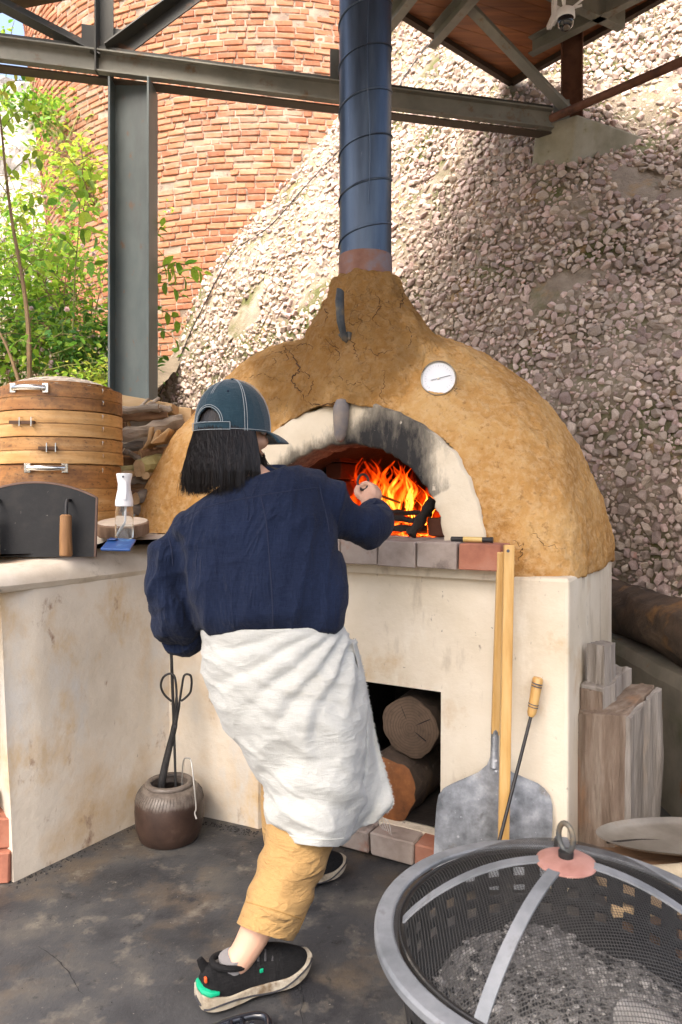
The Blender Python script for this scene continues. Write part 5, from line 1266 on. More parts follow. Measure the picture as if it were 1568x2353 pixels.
# ------------------------------------------------------------ security camera on the rusty post
sx0 = P(1298, 20, 3.95)
cam_t = thing('security_camera', tuple(sx0), 'white dome security camera with antennas on the rusty post', 'camera')
part('wall_bracket', G().box(P(1274, 25, 3.98), (.02,.05,.14)).box(P(1284, 40, 3.97), (.05,.03,.02)).box(P(1290, 0, 4.2), (.03,.5,.03)), 'white_plastic', cam_t, bevel=.004)
cb = P(1300, 42, 3.95)
part('camera_body', lathe([(.0,.055),(.03,.053),(.047,.04),(.05,.02),(.05,0),(.046,-.005),(0,-.005)], 28, cb), 'white_plastic', cam_t, smooth=True)
eye = part('camera_dome', lathe([(.044,-.004),(.044,-.025),(.038,-.045),(.022,-.06),(0,-.064)], 28, cb), 'gloss_black', cam_t, smooth=True)
part('lens', lathe([(.018,-.05),(.017,-.069),(.010,-.071),(0,-.068)], 20, cb+Vector((0,-.012,.006))), 'chrome_rim', eye, smooth=True)
for x1, y1 in ((1285,-40),(1300,-45),(1345,-6),(1338,12)):
    part('antenna', G().tube([P(1297 if x1 < 1310 else 1312, 20, 3.97), P(x1, y1, 3.95)], .0065, 8), 'white_plastic', cam_t, smooth=True)

# cable running down the gravel
pts = []
for x, y in ((985,100),(930,175),(905,215),(780,345),(700,430),(620,520),(540,575),(500,640),(470,700),(440,760),(410,830),(380,880),(368,905)):
    pts.append(tuple(P(x, y, min(float(hill_z([x],[y])[0]), tower_depth(x, y))-.06)))
solo('hanging_cable', G().tube(cr(pts, 60), .0055, 6), 'black_plastic', pts[-1], 'thin black cable hanging down along the gravel embankment', 'cable', smooth=True)

# dirt swept against the foot of the walls
rn = random.Random(3); g = G()
lines = [((-1.03,2.25),(-.68,2.745)), ((-.66,2.745),(-.29,2.6)), ((-.26,2.62),(-.2,2.68)), (tuple(O(-.05,-.02,0))[:2], tuple(O(1.13,-.02,0))[:2])]
for i in range(900):
    a, b = lines[rn.choice((0,0,1,1,3,3,3,2))]; f = rn.random(); dx, dy = b[0]-a[0], b[1]-a[1]; L = math.hypot(dx, dy); off = abs(rn.gauss(0, .022))
    x = a[0]+dx*f+dy/L*off; y = a[1]+dy*f-dx/L*off; s = rn.uniform(.0015,.006)
    M = Matrix.Translation((x, y, s*.4)) @ Matrix.Rotation(rn.uniform(0,6), 4, 'Z') @ Matrix.Scale(s, 4); g.add([M @ v for v in CH[i%8][0]], CH[i%8][1])
for i in range(260):
    x, y = rn.uniform(-1.2,.6), rn.uniform(1.5,2.6); s = rn.uniform(.001,.003); M = Matrix.Translation((x, y, s*.4+.004)) @ Matrix.Scale(s, 4); g.add([M @ v for v in CH[i%8][0]], CH[i%8][1])
solo('swept_dirt', g, 'char_bit', (-.3, 2.5, 0), 'black grit and dirt along the foot of the walls', 'dirt', kind='stuff')

for k, path in enumerate((((680,2220),(686,2260),(692,2310),(696,2380)), ((90,2180),(140,2220),(190,2290)))):
    pts = [P(x+random.gauss(0,2), y, CAMH*FPX/(y-HOR)) for x, y in cr(path, 26)]; V = []
    for i, q in enumerate(pts):
        w_ = .0012*(1+.6*math.sin(i*1.7))*math.sin(math.pi*(i+.5)/27)+.0003; z_ = .0065; V += [Vector((q.x-w_, q.y, z_)), Vector((q.x+w_, q.y+w_*.4, z_))]
    part('floor_crack', (V, [(2*i, 2*i+1, 2*i+3, 2*i+2) for i in range(25)]), 'char_bit', [o for o in COL.objects if o.name == 'floor'][0])
# ------------------------------------------------------------ the person tending the fire
from mathutils.bvhtree import BVHTree
mat('skin', [(.50,.29,.2), (.58,.36,.26)], scale=12, rough=.5, bump=.08, bscale=120, spec=.4)
def fabric(name, cols, weave=900, bscale=14, bump=.25, rough=.9, sheen=.2, stretch=(1,1,1), spots=(), crease=.5, cdir=(1,1,.3)):
    m, nt, b, o = newmat(name); co = coords(nt, stretch)
    c = ramp(nt, noise_(nt, co, 6, 6), [(.3, cols[0]), (.7, cols[1])])
    slub = noise_(nt, coords(nt, (1,1,9)), 45, 5, .7); slub2 = noise_(nt, coords(nt, (9,9,1)), 45, 5, .7)
    c = mixc(nt, math_(nt, 'MULTIPLY', ramp(nt, slub, [(.42, 0.0), (.75, 1.0)]), .35), c, cols[2])
    c = mixc(nt, math_(nt, 'MULTIPLY', ramp(nt, slub2, [(.42, 0.0), (.75, 1.0)]), .3), c, cols[2])
    for scol, ss, l, h in spots: c = mixc(nt, ramp(nt, noise_(nt, co, ss, 5), [(l, 0.0), (h, .5)]), c, scol)
    nt.links.new(c, b.inputs['Base Color']); b.inputs['Roughness'].default_value = rough; b.inputs['Sheen Weight'].default_value = sheen; b.inputs['Specular IOR Level'].default_value = .15
    n = bump_(nt, noise_(nt, co, bscale, 4), bump, .02); n = bump_(nt, slub, .45, .003, n); n = bump_(nt, slub2, .45, .003, n)
    def ridge(cd, sc, e): return math_(nt, 'POWER', math_(nt, 'SUBTRACT', 1.0, math_(nt, 'ABSOLUTE', math_(nt, 'MULTIPLY_ADD', noise_(nt, coords(nt, cd), sc, 3, .5, .6), 2.0, -1.0))), e)
    gate_ = ramp(nt, noise_(nt, co, 4, 2), [(.4, 0.0), (.62, 1.0)])
    n = bump_(nt, math_(nt, 'MULTIPLY', ridge(cdir, 11, 7.0), gate_), crease, .016, n)
    n = bump_(nt, ridge((cdir[0]*1.4, cdir[1], cdir[2]*1.5), 26, 5.0), crease*.6, .006, n)
    nt.links.new(n, b.inputs['Normal'])
fabric('navy_linen', ((.003,.006,.019), (.006,.0115,.033), (.022,.034,.075)), sheen=.04, crease=.55, cdir=(1,.6,.28))
fabric('apron_linen', ((.37,.375,.355), (.45,.455,.43), (.53,.535,.51)), spots=[((.36,.32,.22), 4.5, .6, .8)], crease=.26, cdir=(.35,.35,1.1))
fabric('khaki', ((.34,.2,.075), (.41,.255,.1), (.48,.315,.14)), sheen=.05, crease=.7, cdir=(.5,.5,1.2))
fabric('cap_twill', ((.010,.03,.045), (.017,.045,.066), (.04,.075,.095)), bump=.1, crease=.15)
fabric('shoe_knit', ((.006,.006,.007), (.012,.012,.013), (.03,.03,.03)), sheen=0, crease=.2)
mat('stitch', [(.3,.34,.36)], rough=.9, bump=0)
mat('seam_navy', [(.008,.013,.035)], rough=.9, bump=0)
mat('seam_khaki', [(.33,.19,.06)], rough=.9, bump=0)
mat('sole_foam', [(.24,.2,.14), (.36,.32,.25), (.43,.4,.34)], scale=14, rough=.75, bump=.3, bscale=50, spots=[((.14,.1,.06), 16, .5, .68)])
mat('lace_grey', [(.05,.05,.055)], rough=.9, bump=0)
mat('sole_dark', [(.03,.03,.035)], rough=.7, bump=0)
mat('green_clip', [(.0,.28,.14), (.01,.34,.18)], scale=8, rough=.4, bump=0)
mat('orange_tab', [(.65,.09,.02)], rough=.6, bump=0)
mat('lime_clip', [(.25,.33,.02)], rough=.5, bump=0)
mat('sock', [(.22,.215,.22)], rough=.95, bump=.5, bscale=120)
m, nt_, b_, o_ = newmat('hair'); co = coords(nt_, (6,6,1)); nt_.links.new(ramp(nt_, noise_(nt_, co, 9, 4), [(.3, (.006,.005,.005)), (.7, (.02,.016,.015))]), b_.inputs['Base Color'])
b_.inputs['Roughness'].default_value = .42; b_.inputs['Specular IOR Level'].default_value = .28; nt_.links.new(bump_(nt_, noise_(nt_, coords(nt_, (8,8,.6)), 22, 4), .5, .006), b_.inputs['Normal'])

def ray_lift(q, zc, k):
    """tilt a section so that its near side hangs level with the far side as seen"""
    q = Vector(q); f = 1+(q.y/zc-1)*k if q.y < zc else 1.0; q.z = CAMH-(CAMH-q.z)*f; return q
def PT(*a): return [tuple(P(*q[:3])) for q in a]
def limb(g, spec, n=14, m=20, flat=1.0):
    """tapered limb through (px, py, depth, radius) stations"""
    C = cr([tuple(P(*q[:3]))+(q[3],) for q in spec], m); g.tube([c[:3] for c in C], [float(c[3]) for c in C], n, True, flat)
def ell(g, c, r, M=None, n=24, k=16):
    V, F = lathe([(math.sin(math.pi*i/k), -math.cos(math.pi*i/k)) for i in range(k+1)], n)
    V = [Vector((v.x*r[0], v.y*r[1], v.z*r[2])) for v in V]
    if M is not None: V = [M @ v for v in V]
    g.add([v+Vector(c) for v in V], F)
base_p = Vector((-.19, 1.95, 0))
per = thing('person', tuple(base_p), 'person in navy shirt, white apron and teal cap tending the oven fire', 'person')
HY = R(28); hf = Vector((math.sin(HY), math.cos(HY), 0)); hr = Vector((math.cos(HY), -math.sin(HY), 0)); hup = Vector((0,0,1))
HM = Matrix((hr, hf, hup)).transposed()
HC = P(534, 985, 2.02)
def hp(r, f, u): return HC+hr*r+hf*f+hup*u
FY_ = R(50); ff = Vector((math.sin(FY_), math.cos(FY_), 0)); fr_ = Vector((math.cos(FY_), -math.sin(FY_), 0)); HM2 = Matrix((fr_, ff, hup)).transposed()
def hq(r, f, u): return HC+fr_*r+ff*f+hup*u
g = G()
ell(g, hq(0,-.008,.012), (.074,.092,.105), HM2); ell(g, hq(0,.022,-.045), (.056,.066,.075), HM2)      # skull, jaw
ell(g, hq(0,.096,-.022), (.012,.02,.022), HM2); ell(g, hq(0,.088,-.105), (.024,.02,.016), HM2)        # nose, chin
for s in (-1, 1):
    ell(g, hq(s*.075,.0,-.02), (.01,.02,.032), HM2); ell(g, hq(s*.036,.068,-.035), (.026,.024,.022), HM2)   # ears, cheeks
ell(g, hq(0,.086,-.068), (.024,.012,.010), HM2)                                                      # lips
limb(g, ((540,1045,2.01,.052),(560,1085,1.995,.054),(590,1130,1.98,.075)))
limb(g, ((595,1120,1.985,.10),(600,1180,1.97,.125),(610,1280,1.95,.12),(622,1400,1.94,.115),(632,1480,1.93,.135),(640,1560,1.93,.14)), flat=.8)
limb(g, ((590,1150,1.985,.05),(440,1225,1.975,.034),(395,1285,1.95,.034),(386,1420,1.955,.032),(440,1462,2.06,.033),(510,1478,2.14,.026)))
limb(g, ((600,1145,1.99,.05),(715,1148,2.005,.04),(780,1185,2.035,.035),(862,1210,2.115,.033),(858,1189,2.24,.032),(849,1160,2.365,.026),(847,1146,2.395,.027)))
limb(g, ((600,1560,1.93,.10),(640,1700,1.92,.085),(692,1900,1.88,.055),(652,2010,1.825,.047),(598,2120,1.785,.041),(560,2190,1.757,.034),(540,2212,1.749,.033)))
limb(g, ((690,1540,1.95,.10),(668,1630,2.07,.08),(648,1725,2.18,.057),(652,1850,2.20,.05),(660,1985,2.215,.035)))
# right fist closed on the poker shaft
fc = P(845, 1128, 2.435); sd = (P(905, 1150, 2.75)-fc).normalized(); e1 = (P(847,1146,2.395)-fc); e1 = (e1-sd*e1.dot(sd)).normalized(); e2 = sd.cross(e1)
if e2.z < 0: e2 = -e2
def fistg(g, fc, sd, e1, e2, s=1.0):
    ell(g, fc+e1*.02+e2*.004, (.034*s,.047*s,.038*s), Matrix((e1, sd, e2)).transposed())
    for i, (L, rr) in enumerate(((1.0,.0095),(1.08,.0098),(1.0,.0094),(.84,.0082))):
        off = (-.029+.0192*i); pts = []
        for t, ro in ((0.35,.034),(1.0,.033),(1.65,.027),(2.5,.024),(3.3,.021),(4.0*L,.020)):
            pts.append(fc+sd*off+e1*(ro*math.cos(t))+e2*(ro*math.sin(t)))
        C = cr([tuple(p) for p in pts], 18); g.tube(C, [rr*(1.06 if k % 7 == 0 else 1)*(1-.012*k) for k in range(18)], 10)
    pts = [fc-sd*.024+e1*.032-e2*.008, fc-sd*.042+e1*.016-e2*.022, fc-sd*.046-e1*.004-e2*.024, fc-sd*.036-e1*.021-e2*.012]
    g.tube(cr([tuple(p) for p in pts], 12), [.0125-.0003*k for k in range(12)], 10)
fistg(g, fc, sd, e1, e2)
lf = P(545, 1480, 2.17); fistg(g, lf, Vector((.2,.3,.93)).normalized(), Vector((-.9,-.3,.2)).normalized(), Vector((.3,-.9,.2)).normalized())
body = part('body', g, 'skin', per, smooth=True); remesh(body, .0045, 4)
# eyes and brows
mat('eye_white', [(.7,.68,.66)], rough=.3, bump=0); mat('eye_dark', [(.01,.008,.006)], rough=.2, bump=0)
for s in (-1, 1):
    g = G(); ell(g, hq(s*.032,.079,-.008), (.013,.012,.009), HM2); e = part('eye', g, 'eye_white', body, smooth=True)
    g = G(); ell(g, hq(s*.032,.0885,-.008), (.0055,.003,.0055), HM2); part('iris', g, 'eye_dark', body, smooth=True)

# --- shirt
g = G(); rings = []
S_ = [(455,792,1452,1440,1.925,.125),(444,800,1420,1412,1.925,.145),(432,803,1382,1375,1.93,.15),(424,797,1330,1325,1.935,.148),(412,786,1280,1278,1.945,.145),(396,772,1228,1228,1.955,.14),
      (402,762,1195,1170,1.965,.128),(430,750,1168,1118,1.975,.112),(462,738,1146,1094,1.98,.098),(496,712,1126,1080,1.985,.082),(520,676,1108,1072,1.985,.068)]
SS = cr(S_, 40)
for xl, xr, yl, yr, zc, dz in SS:
    L, Rr = P(xl, yl, zc), P(xr, yr, zc); c = (L+Rr)/2; ax = (Rr-L)/2; ring = []
    for k in range(56):
        a = 2*math.pi*k/56; ca, sa = math.cos(a), math.sin(a)
        ring.append(ray_lift(c+ax*math.copysign(abs(ca)**.85, ca)+Vector((0, dz*math.copysign(abs(sa)**.9, sa), 0)), zc, .75))
    rings.append(ring)
g.add(*loft(rings))
limb(g, ((475,1215,1.975,.06),(424,1248,1.96,.064),(394,1310,1.935,.060),(392,1380,1.93,.057),(394,1428,1.94,.060),(405,1446,1.985,.062),(432,1452,2.035,.055)), n=20)
limb(g, ((690,1138,1.99,.078),(730,1152,2.0,.078),(775,1182,2.025,.066),(825,1207,2.06,.055),(862,1212,2.105,.054),(866,1200,2.17,.052),(860,1188,2.24,.05)), n=20)
shirt = part('shirt', g, 'navy_linen', per, smooth=True); remesh(shirt, .0075, 3)
def sfold(p):
    p = Vector(p); px = 784+p.x*FPX/p.y; py = HOR-(p.z-CAMH)*FPX/p.y
    d = .002*nz(p, 6, 2)
    # long folds that run from the arm pits down to the waist
    d += .007*math.sin((px-py*.35)*.052+3*nz(p, 4, 2))*max(0, min(1, (py-1230)/120))*max(0, min(1, (520-px)/60))
    d += .006*math.sin((px+py*.22)*.06+2.5*nz(p, 4, 2))*max(0, min(1, (py-1260)/90))*max(0, min(1, (px-700)/50))
    d += .0045*math.sin(py*.05+px*.012+4*nz(p, 3, 2))*max(0, min(1, (py-1390)/40))                       # blousing above the apron
    if px > 750 and py < 1270: d += .006*math.sin((px*.8+py*.35)*.075+2*nz(p, 6, 2))                      # sleeve creases
    if px < 420: d += .006*math.sin((py*.8-px*.5)*.062+2.4*nz(p, 5, 2))
    r_ = 1-abs(nz(Vector((p.x*1.0-p.z*.25, p.y*.4, p.z*.22)), 8, 2)); d += .012*(r_**5-.3)*(.3+max(0, nz(p, 3.0, 2)+.4))
    r_ = 1-abs(nz(Vector((p.x*.25+p.z*.2, p.y*.3, p.z*1.0-p.x*.35)), 11, 2)); d += .006*(r_**6-.25)*max(0, nz(p+Vector((7,2,1)), 4, 2)+.3)
    return d
displace(shirt, sfold)
dg = bpy.context.evaluated_depsgraph_get()
def bvh(o):
    c = getco(o)+np.array(ORI[o.name]); return BVHTree.FromPolygons([tuple(v) for v in c], [tuple(p.vertices) for p in o.data.polygons])
eye0 = Vector((0,0,CAMH))
def proj(tree, px, py, lift=.001):
    d = (P(px, py, 2)-eye0).normalized(); h = tree.ray_cast(eye0, d)
    return (h[0]-d*lift) if h[0] is not None else None
def seam(tree, path, r, name, m, parent, n=40, lift=.0005):
    pts = [proj(tree, q[0], q[1], lift) for q in cr(path, n)]; pts = [p for p in pts if p is not None]
    if len(pts) > 3: part(name, G().tube(pts, r, 5), m, parent, smooth=True)
tb3 = bvh(shirt)
seam(tb3, [(600,1142),(612,1200),(620,1290),(626,1380),(628,1440)], .0018, 'back_seam', 'seam_navy', shirt)
seam(tb3, [(372,1228),(440,1180),(500,1158),(560,1146),(640,1132),(735,1120)], .0017, 'yoke_seam', 'seam_navy', shirt)
seam(tb3, [(735,1116),(742,1150),(752,1190),(757,1222)], .0018, 'sleeve_seam', 'seam_navy', shirt)
seam(tb3, [(384,1222),(394,1260),(398,1300)], .0018, 'sleeve_seam', 'seam_navy', shirt)
# rolled cuffs
g = G(); c0, c1 = P(864,1196,2.19), P(858,1184,2.265); pts = [c0+(c1-c0)*(i/5) for i in range(6)]; V, F = tube(pts, [.054,.058,.057,.058,.056,.05], 26)
cf = part('cuff', ([p+Vector((0,0,.004*nz(p, 25, 3))) for p in V], F), 'navy_linen', shirt, smooth=True)
g = G(); c0, c1 = P(412,1452,1.985), P(440,1462,2.045); V, F = tube([c0+(c1-c0)*(i/5) for i in range(6)], [.058,.064,.062,.062,.06,.053], 26)
part('cuff', ([p+Vector((0,0,.004*nz(p, 25, 3))) for p in V], F), 'navy_linen', shirt, smooth=True)
g = G(); V, F = tube(PT((545,1112,2.0),(575,1098,1.99),(620,1088,1.985),(650,1085,2.0),(660,1090,2.05)), [.02,.024,.025,.022,.015], 10); part('collar', (V, F), 'navy_linen', shirt, smooth=True)

# --- trousers: one leg each, open at the hem
def tring(L, Rr, zc, dz, n=40):
    L, Rr = P(L[0], L[1], zc), P(Rr[0], Rr[1], zc); c = (L+Rr)/2; ax = (Rr-L)/2
    return [ray_lift(c+ax*math.cos(2*math.pi*k/n)+Vector((0, dz*math.sin(2*math.pi*k/n), 0)), zc, .85) for k in range(n)]
TL = [((575,1620),(740,1620),1.93,.07),((612,1760),(768,1770),1.92,.075),((617,1880),(776,1890),1.885,.082),((612,1925),(766,1938),1.865,.085),((590,2000),(738,2005),1.835,.078),((568,2065),(710,2080),1.80,.074),((556,2100),(690,2128),1.785,.072),((548,2120),(672,2160),1.775,.071)]
A = cr([(l[0],l[1],r[0],r[1],z,d) for l, r, z, d in TL], 56); rings = [tring((a[0],a[1]), (a[2],a[3]), a[4], a[5]) for a in A]
g = G(); g.add(*loft(rings, cap=False))
TR2 = [((620,1560),(770,1560),1.98,.11),((604,1680),(735,1680),2.12,.1),((600,1780),(718,1780),2.19,.085),((600,1870),(712,1870),2.2,.08),((606,1925),(712,1930),2.205,.075),((612,1950),(712,1955),2.205,.072)]
A = cr([(l[0],l[1],r[0],r[1],z,d) for l, r, z, d in TR2], 40); g.add(*loft([tring((a[0],a[1]), (a[2],a[3]), a[4], a[5]) for a in A], cap=False))
tr = part('trousers', g, 'khaki', per, smooth=True)
def tfold(p):
    p = Vector(p); px = 784+p.x*FPX/p.y; py = HOR-(p.z-CAMH)*FPX/p.y
    e = max(0, min(1, (2085-py)/30))
    return e*(.0045*math.sin((py+.32*px)*.085+3.0*nz(p, 5, 2))*max(0,nz(p+Vector((3,1,2)), 5, 2)+.4)+.0015*nz(p, 12, 3)+.0035*math.sin((py-.5*px)*.08+2*nz(p, 7, 2))*max(0, nz(p, 4, 2)+.3))+.001*nz(p, 9, 2)
displace(tr, tfold)
s = tr.modifiers.new('s', 'SOLIDIFY'); s.thickness = .003; s.offset = 1; bake(tr); tr.data.shade_smooth()
tt = bvh(tr)
seam(tt, [(566,2072),(600,2082),(640,2094),(694,2112)], .0014, 'hem_seam', 'seam_khaki', tr)
seam(tt, [(700,2106),(686,2140),(678,2158)], .0014, 'side_seam', 'seam_khaki', tr)

# --- apron
AP = [((463,1446),(788,1437),1.93,.137),((466,1500),(808,1482),1.93,.148),((472,1560),(828,1545),1.928,.158),((496,1625),(841,1615),1.925,.16),((535,1695),(845,1690),1.92,.158),((575,1757),(842,1760),1.912,.15),((598,1815),(834,1822),1.902,.14),((618,1867),(822,1875),1.892,.132),((640,1908),(805,1915),1.882,.125),((652,1926),(788,1936),1.878,.122)]
A = cr([(l[0],l[1],r[0],r[1],z,d) for l, r, z, d in AP], 90); rings = []
for j, a in enumerate(A):
    L, Rr = P(a[0],a[1],a[4]), P(a[2],a[3],a[4]); c = (L+Rr)/2; ax = (Rr-L)/2; ring = []
    for k in range(150):
        an = 2*math.pi*k/150; ca, sa = math.cos(an), math.sin(an)
        q = ray_lift(c+ax*ca+Vector((0, a[5]*sa, 0)), a[4], .8)
        ring.append(q)
    rings.append(ring)
apron = part('apron', loft(rings, cap=False), 'apron_linen', per, smooth=True)
def afold(p):
    p = Vector(p); px = 784+p.x*FPX/p.y; py = HOR-(p.z-CAMH)*FPX/p.y
    dx, dy = 812-px, py-1415; ds = math.hypot(dx, dy)+1; an = math.atan2(dy, dx); wob = nz(p, 5, 3)
    top = max(0, min(1, (py-1448)/30)); hem = max(0, min(1, (1936-py)/25))
    d = .0105*math.sin(an*22+2.6*wob)*math.exp(-ds/330)*min(1, ds/60)*top
    d += .004*math.sin(an*47+5*wob)*math.exp(-ds/200)*top
    # slanting drapes under the seat, swinging out to the right hip
    sl = (py-1600)+.42*(px-640)
    d += .006*math.sin(sl*.062+3.2*wob)*math.exp(-((py-1680)/130)**2)*max(.15, nz(p, 3, 2)+.55)
    # gathers above the hem
    sl2 = (py-1880)-.30*(px-700)
    d += .008*math.sin(sl2*.05+2.4*wob)*math.exp(-((py-1850)/70)**2)*hem
    d -= .02*math.exp(-((px-655)/70)**2-((py-1765)/60)**2)
    r_ = 1-abs(nz(Vector((p.x*.45, p.y*.45, p.z*1.25+p.x*.45)), 13, 2)); d += .006*(r_**6-.3)*hem*top
    d += .003*nz(p, 14, 3)+.0016*nz(p, 40, 2)
    return d
displace(apron, afold)
s = apron.modifiers.new('s', 'SOLIDIFY'); s.thickness = .0025; s.offset = 1; bake(apron); apron.data.shade_smooth()
ta = bvh(apron)
mat('seam_white', [(.55,.55,.5)], rough=.95, bump=0)
seam(ta, [(655,1918),(700,1926),(760,1929),(790,1926)], .0012, 'hem_stitch', 'seam_white', apron)
# loose flap with frayed selvedge on the right
ins = [(812,1478),(830,1560),(838,1640),(836,1720),(826,1800),(810,1870),(782,1928)]; out = [(818,1470),(838,1550),(853,1635),(866,1700),(891,1790),(903,1838),(886,1868)]
Ai, Ao = cr(ins, 40), cr(out, 40); V = []
for j in range(40):
    for k in range(17):
        f = k/16; x = Ai[j][0]+(Ao[j][0]-Ai[j][0])*f; y = Ai[j][1]+(Ao[j][1]-Ai[j][1])*f+(6*math.sin(f*3.1) if j > 36 else 0)
        z = 1.885+.085*f+.0*j; p = P(x, y, z); p.y += .012*math.sin(f*7+j*.12+2*nz(p, 8))+.01*nz(p, 9, 3); V.append(p)
flap = part('apron_flap', (V, [(j*17+k, j*17+k+1, (j+1)*17+k+1, (j+1)*17+k) for j in range(39) for k in range(16)]), 'apron_linen', apron, smooth=True, mods=lambda o: setattr(o.modifiers.new('s', 'SOLIDIFY'), 'thickness', .002))
rn = random.Random(8); g = G(); E = [V[j*17+16] for j in range(40)]
for i in range(230):
    t = rn.uniform(3, 38.9); j = int(t); p = E[j]+(E[min(j+1,39)]-E[j])*(t-j); L = rn.uniform(.002,.007); d = Vector((rn.uniform(.2,1), rn.uniform(-.5,.5), rn.uniform(-1,.5))).normalized()
    g.tube([p-d*.002, p+d*L*.5+Vector((0,0,.001)), p+d*L], [.0007,.0006,.0003], 4)
for i in range(5): p = P(874+i*3, 1880, 1.96); g.tube([p, p+Vector((.004*i-.006,0,-.012)), p+Vector((.008+.002*i,0,-.03-.004*i))], [.0008,.0007,.0004], 4)
part('frayed_threads', g, 'apron_linen', flap, kind='stuff')

# --- shoes
def shoe(heel, toe, z0, label=None, clip='green_clip', roll=0):
    heel = Vector(heel); toe = Vector(toe); f = (toe-heel); L = f.length; f.normalize(); sdv = Vector((f.y, -f.x, 0)); k = L/.275
    def S(x, y, z): return heel+f*x*k+sdv*y*k+Vector((0,0,z0+z*k))
    st = [(0.0,.026),(.015,.036),(.05,.040),(.10,.038),(.15,.042),(.20,.047),(.235,.043),(.258,.032),(.275,.012)]
    A = cr(st, 40); rings = []
    upper = None
    # sole
    for x, w_ in A:
        x = float(x); w_ = float(w_)+.006; bot = .004+.034*max(0, (x-.20)/.075)**1.8+.008*max(0, (.035-x)/.035)**2+(.004 if .10 < x < .16 else 0)
        top = .040+.014*max(0, (.06-x)/.06)+.010*max(0, (x-.2)/.075)
        rings.append([S(x-.006 if x < .1 else x+.004, w_*math.cos(a)*(1.06 if math.sin(a) < -.2 else 1), (bot+top)/2+(top-bot)/2*math.copysign(abs(math.sin(a))**.45, math.sin(a))) for a in [2*math.pi*i/20 for i in range(20)]])
    sp = part('shoe', loft(rings), 'sole_foam', per, smooth=True)
    g = G(); 
    for s in (-1, 1): g.tube([S(float(x)-.006 if x < .1 else float(x)+.004, s*(float(w_)+.0065), .020+.020*max(0,(float(x)-.18)/.09)+.006*math.sin(float(x)*30)) for x, w_ in A[1:-2]], .0022, 6)
    g.tube([S(.002, -.03, .022), S(-.008, -.012, .022), S(-.008, .012, .022), S(.002, .03, .022)], .003, 6)
    part('sole_groove', g, 'sole_dark', sp)
    # upper
    rings = []
    hs = cr([(0.0,.080),(.02,.100),(.06,.09),(.10,.104),(.14,.104),(.18,.09),(.22,.074),(.255,.062),(.272,.05)], 40)
    for (x, w_), (_, ht) in zip(A, hs):
        x = float(x); w_ = float(w_); ht = float(ht)
        rings.append([S(min(x,.268), w_*math.copysign(abs(math.cos(a))**.8, math.cos(a))*(1 if math.sin(a) < .2 else 1-.38*(math.sin(a)-.2)), .034+(ht-.034)*max(0, math.sin(a))) for a in [2*math.pi*i/24 for i in range(24)]])
    up = part('upper', loft(rings), 'shoe_knit', sp, smooth=True)
    ring = [S(.072+.045*math.cos(a), .032*math.sin(a), .088+.010*math.cos(a+3.14)) for a in [2*math.pi*i/24 for i in range(25)]]
    part('collar_pad', G().tube(ring, .0075, 8, False), 'shoe_knit', up, smooth=True)
    part('heel_tab', G().tube([S(.012,0,.085), S(.002,0,.105), S(-.004,0,.118)], [.012,.010,.007], 8, True, .5), 'shoe_knit', up, smooth=True)
    part('orange_mark', G().box(S(.002,.026,.082), (.006,.010,.012), Matrix.Rotation(math.atan2(f.y, f.x), 3, 'Z')), 'orange_tab', up, bevel=.002)
    part('heel_clip', G().tube([S(.03,.040,.05), S(.012,.036,.052), S(0,.022,.054), S(-.003,0,.055), S(0,-.022,.054)], [.004,.008,.0085,.0085,.006], 8), clip, up, smooth=True)
    part('side_mark', G().box(S(.135,.037,.066), (.010,.004,.010), Matrix.Rotation(math.atan2(f.y, f.x), 3, 'Z')), clip, up, bevel=.002)
    for i in range(5): part('lace', G().tube([S(.112+.018*i, .030, .090-.005*i), S(.118+.018*i, .014, .107-.0055*i), S(.118+.018*i, -.014, .107-.0055*i), S(.112+.018*i, -.030, .090-.005*i)], .003, 6), 'lace_grey', up, smooth=True)
    g = G(); g.tube([S(.078,0,.07), S(.076,0,.1)], [.03,.033], 18, True, 1.0); part('sock', g, 'sock', sp, smooth=True)
    return sp
shoe((-.330, 1.710, 0), (-.085, 1.848, 0), 0.0)
s2 = shoe((-.2, 2.185, 0), (.004, 2.345, 0), 0.0, clip='lime_clip')

# --- hair: a solid bob with loose strands
g = G(); rings = []
for u, rs, rb, rf in ((.09,.055,.07,.04),(.04,.076,.096,.042),(0,.09,.106,.035),(-.03,.099,.113,.03),(-.06,.108,.122,.03),(-.09,.116,.130,.03),(-.12,.115,.133,.028),(-.145,.106,.124,.02),(-.16,.09,.108,.01)):
    ring = []
    for k in range(40):
        a = 2*math.pi*k/40; c, s = math.cos(a), math.sin(a); ring.append(hp(rs*c*(1+.03*nz((a*2, u*9, 0), 1.5))*(.86 if c > 0 else 1), (rf if s > 0 else rb)*s-.004, u+.008*nz((a*3, 2, 0), 1.4, 3)*(1 if u < -.1 else 0)))
    rings.append(ring)
g.add(*loft(rings)); hair = part('hair', g, 'hair', per, smooth=True); remesh(hair, .006, 2)
rn = random.Random(12); g = G()
for i in range(3000):
    a = rn.uniform(math.pi*.93, math.pi*1.93); cl = nz((a*5.5, 3, 0), 1, 2); ll = 1.08-.25*rn.random()**2+.13*cl; o = rn.gauss(0,.03)+.12*nz((a*4, 9, 0), 1, 2); fl = rn.uniform(-.012,.012)+.012*cl
    pts = []
    for u, rs, rb in ((.0,.090,.107),(-.03,.100,.114),(-.075,.113,.127),(-.122*ll,.117,.135),(-.170*ll,.096,.116)):
        e = fl*max(0, (-u-.06)/.08)**2; w2 = .004*nz((a*9, u*14, i*.1), 1.0, 2); aa = a+o*(-u/.12)
        pts.append(tuple(hp((rs+e+w2+.001)*math.cos(aa), (rb+e+w2+.001)*math.sin(aa)-.004, u)))
    g.tube(cr(pts, 8), [.00075]*5+[.0006,.0004,.00015], 3)
